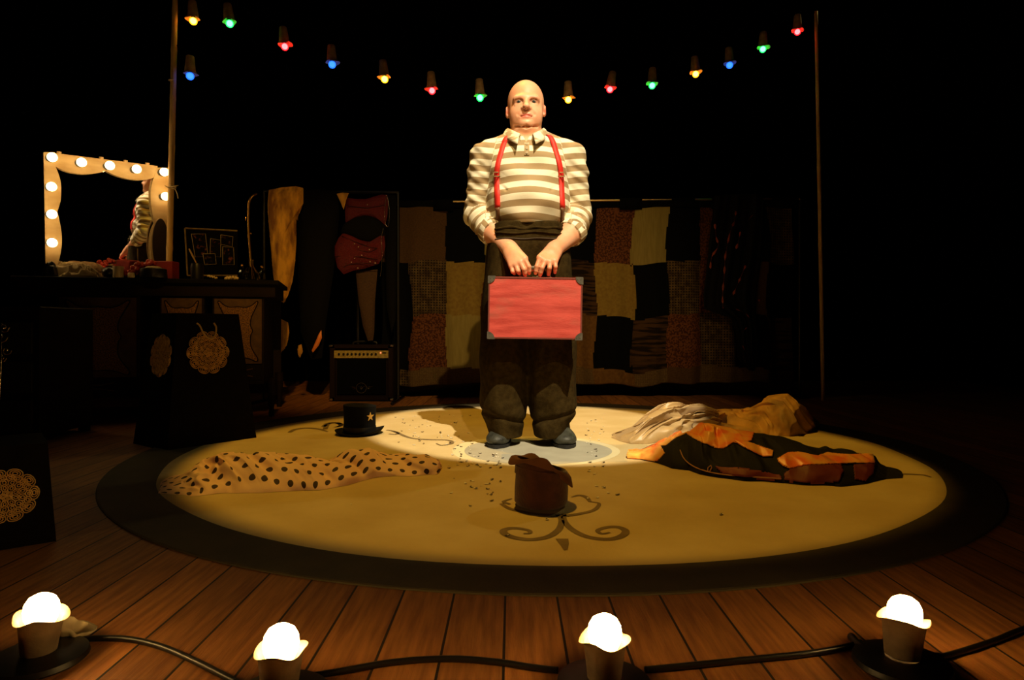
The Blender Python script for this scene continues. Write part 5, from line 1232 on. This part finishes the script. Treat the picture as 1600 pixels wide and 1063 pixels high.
garment('black_gown', [(470,298),(500,296),(530,300),(530,340),(522,420),(510,500),(503,560),(486,562),(470,520),(466,440),(466,340)], 4.93, .08, 'costume_black', 'long black gown hanging between the fur stole and red bodice')
# red sequinned bodice: upper and lower panels, black waist, seams
ms = mat('sequin_red', (.17,.004,.010), (.08,.002,.006), rough=.38, scale=180, bump=.9, bscale=260)
bod = thing('sequin_bodice', 'dark red sequinned bodice with black waist hanging on the costume rail', 'costume', W(568,420,4.88))
YS = 4.88
def pf(name, outline, bulge, mt, par, Y=YS):
    m = MB(); m.puffy([W(x, y, Y) for x, y in outline], (0,-bulge,0), 8, .6); return m.build(name, mt, par, angle=180)
up_p = pf('upper_panel', [(541,309),(556,311),(572,311),(585,307),(596,304),(605,305),(607,318),(605,338),(602,352),(594,346),(582,340),(570,339),(556,342),(540,348),(539,330)], .045, 'sequin_red', bod)
wa = pf('black_waist', [(536,352),(552,340),(570,335),(586,339),(600,350),(603,366),(590,376),(576,380),(560,376),(545,368),(532,364)], .05, 'costume_black', bod, YS-.004)
lo_p = pf('lower_panel', [(529,372),(537,363),(552,368),(566,375),(580,377),(594,371),(600,366),(602,385),(598,402),(592,412),(570,420),(552,423),(537,429),(527,418),(523,400),(523,385)], .05, 'sequin_red', bod)
mat('seam_black', (.003,.003,.003), rough=.9)
for par, pts in ((up_p, [(541,321),(560,324),(575,325),(590,323),(602,320)]), (lo_p, [(534,369),(550,376),(566,382),(580,387),(590,388)]), (lo_p, [(532,380),(548,386),(562,391),(577,394),(588,389)]), (lo_p, [(523,401),(543,401),(565,402),(590,406)]), (lo_p, [(537,418),(545,414),(565,411),(590,414)]), (lo_p, [(537,378),(543,390),(544,402),(540,414)])):
    m = MB(); m.tube(spline([W(x, y, YS-.052+.0006*abs(x-568)) for x, y in pts], 4), .0045, 6, flat=.5); m.build('seam', 'seam_black', par)
mat('sequin_glint', (.95,.75,.65), rough=.15, metal=.8)
for x, y in ((574,320),(554,381),(560,386),(577,390),(565,399),(549,410),(559,419),(586,411),(578,409),(554,404)):
    par = up_p if y < 345 else lo_p
    m = MB(); m.lathe([(0,0),(.0042,0),(.0042,.001),(0,.0015)], 8, frame(W(x, y, YS-.060), (.05,-1,.28))); m.build('sequin', 'sequin_glint', par)
garment('brown_sash', [(556,424),(570,423),(590,421),(586,470),(585,515),(583,532),(575,533),(567,510),(560,470)], 4.93, .03, 'costume_brown', 'narrow brown woven sash hanging below the red sequinned bodice', 'sash')
garment('gold_cravat', [(526,303),(535,301),(545,302),(541,312),(537,328),(533,318)], 4.84, .015, 'fur_gold', 'small golden triangle of fabric hung left of the red bodice', 'fabric')
m = MB(); C = spline([W(x, y, 4.80) for x, y in ((604,304),(602,318),(601,340),(603,352),(606,354),(608,346),(608,325),(605,306))], 5); m.tube(C, .0016, 5); m.tube(spline([W(x, y, 4.80) for x, y in ((599,356),(596,374),(597,395),(596,420),(594,432))], 4), .0016, 5)
tag(m.build('chain_necklace', 'silver_wire', angle=180), 'fine silver chain looped at the right end of the costume rail', 'necklace')
garment('dark_drape', [(606,305),(618,305),(622,340),(620,420),(618,500),(612,520),(604,480),(602,400),(603,330)], 4.96, .03, 'costume_black', 'narrow black drape hanging at the right end of the costume rail', 'drape')
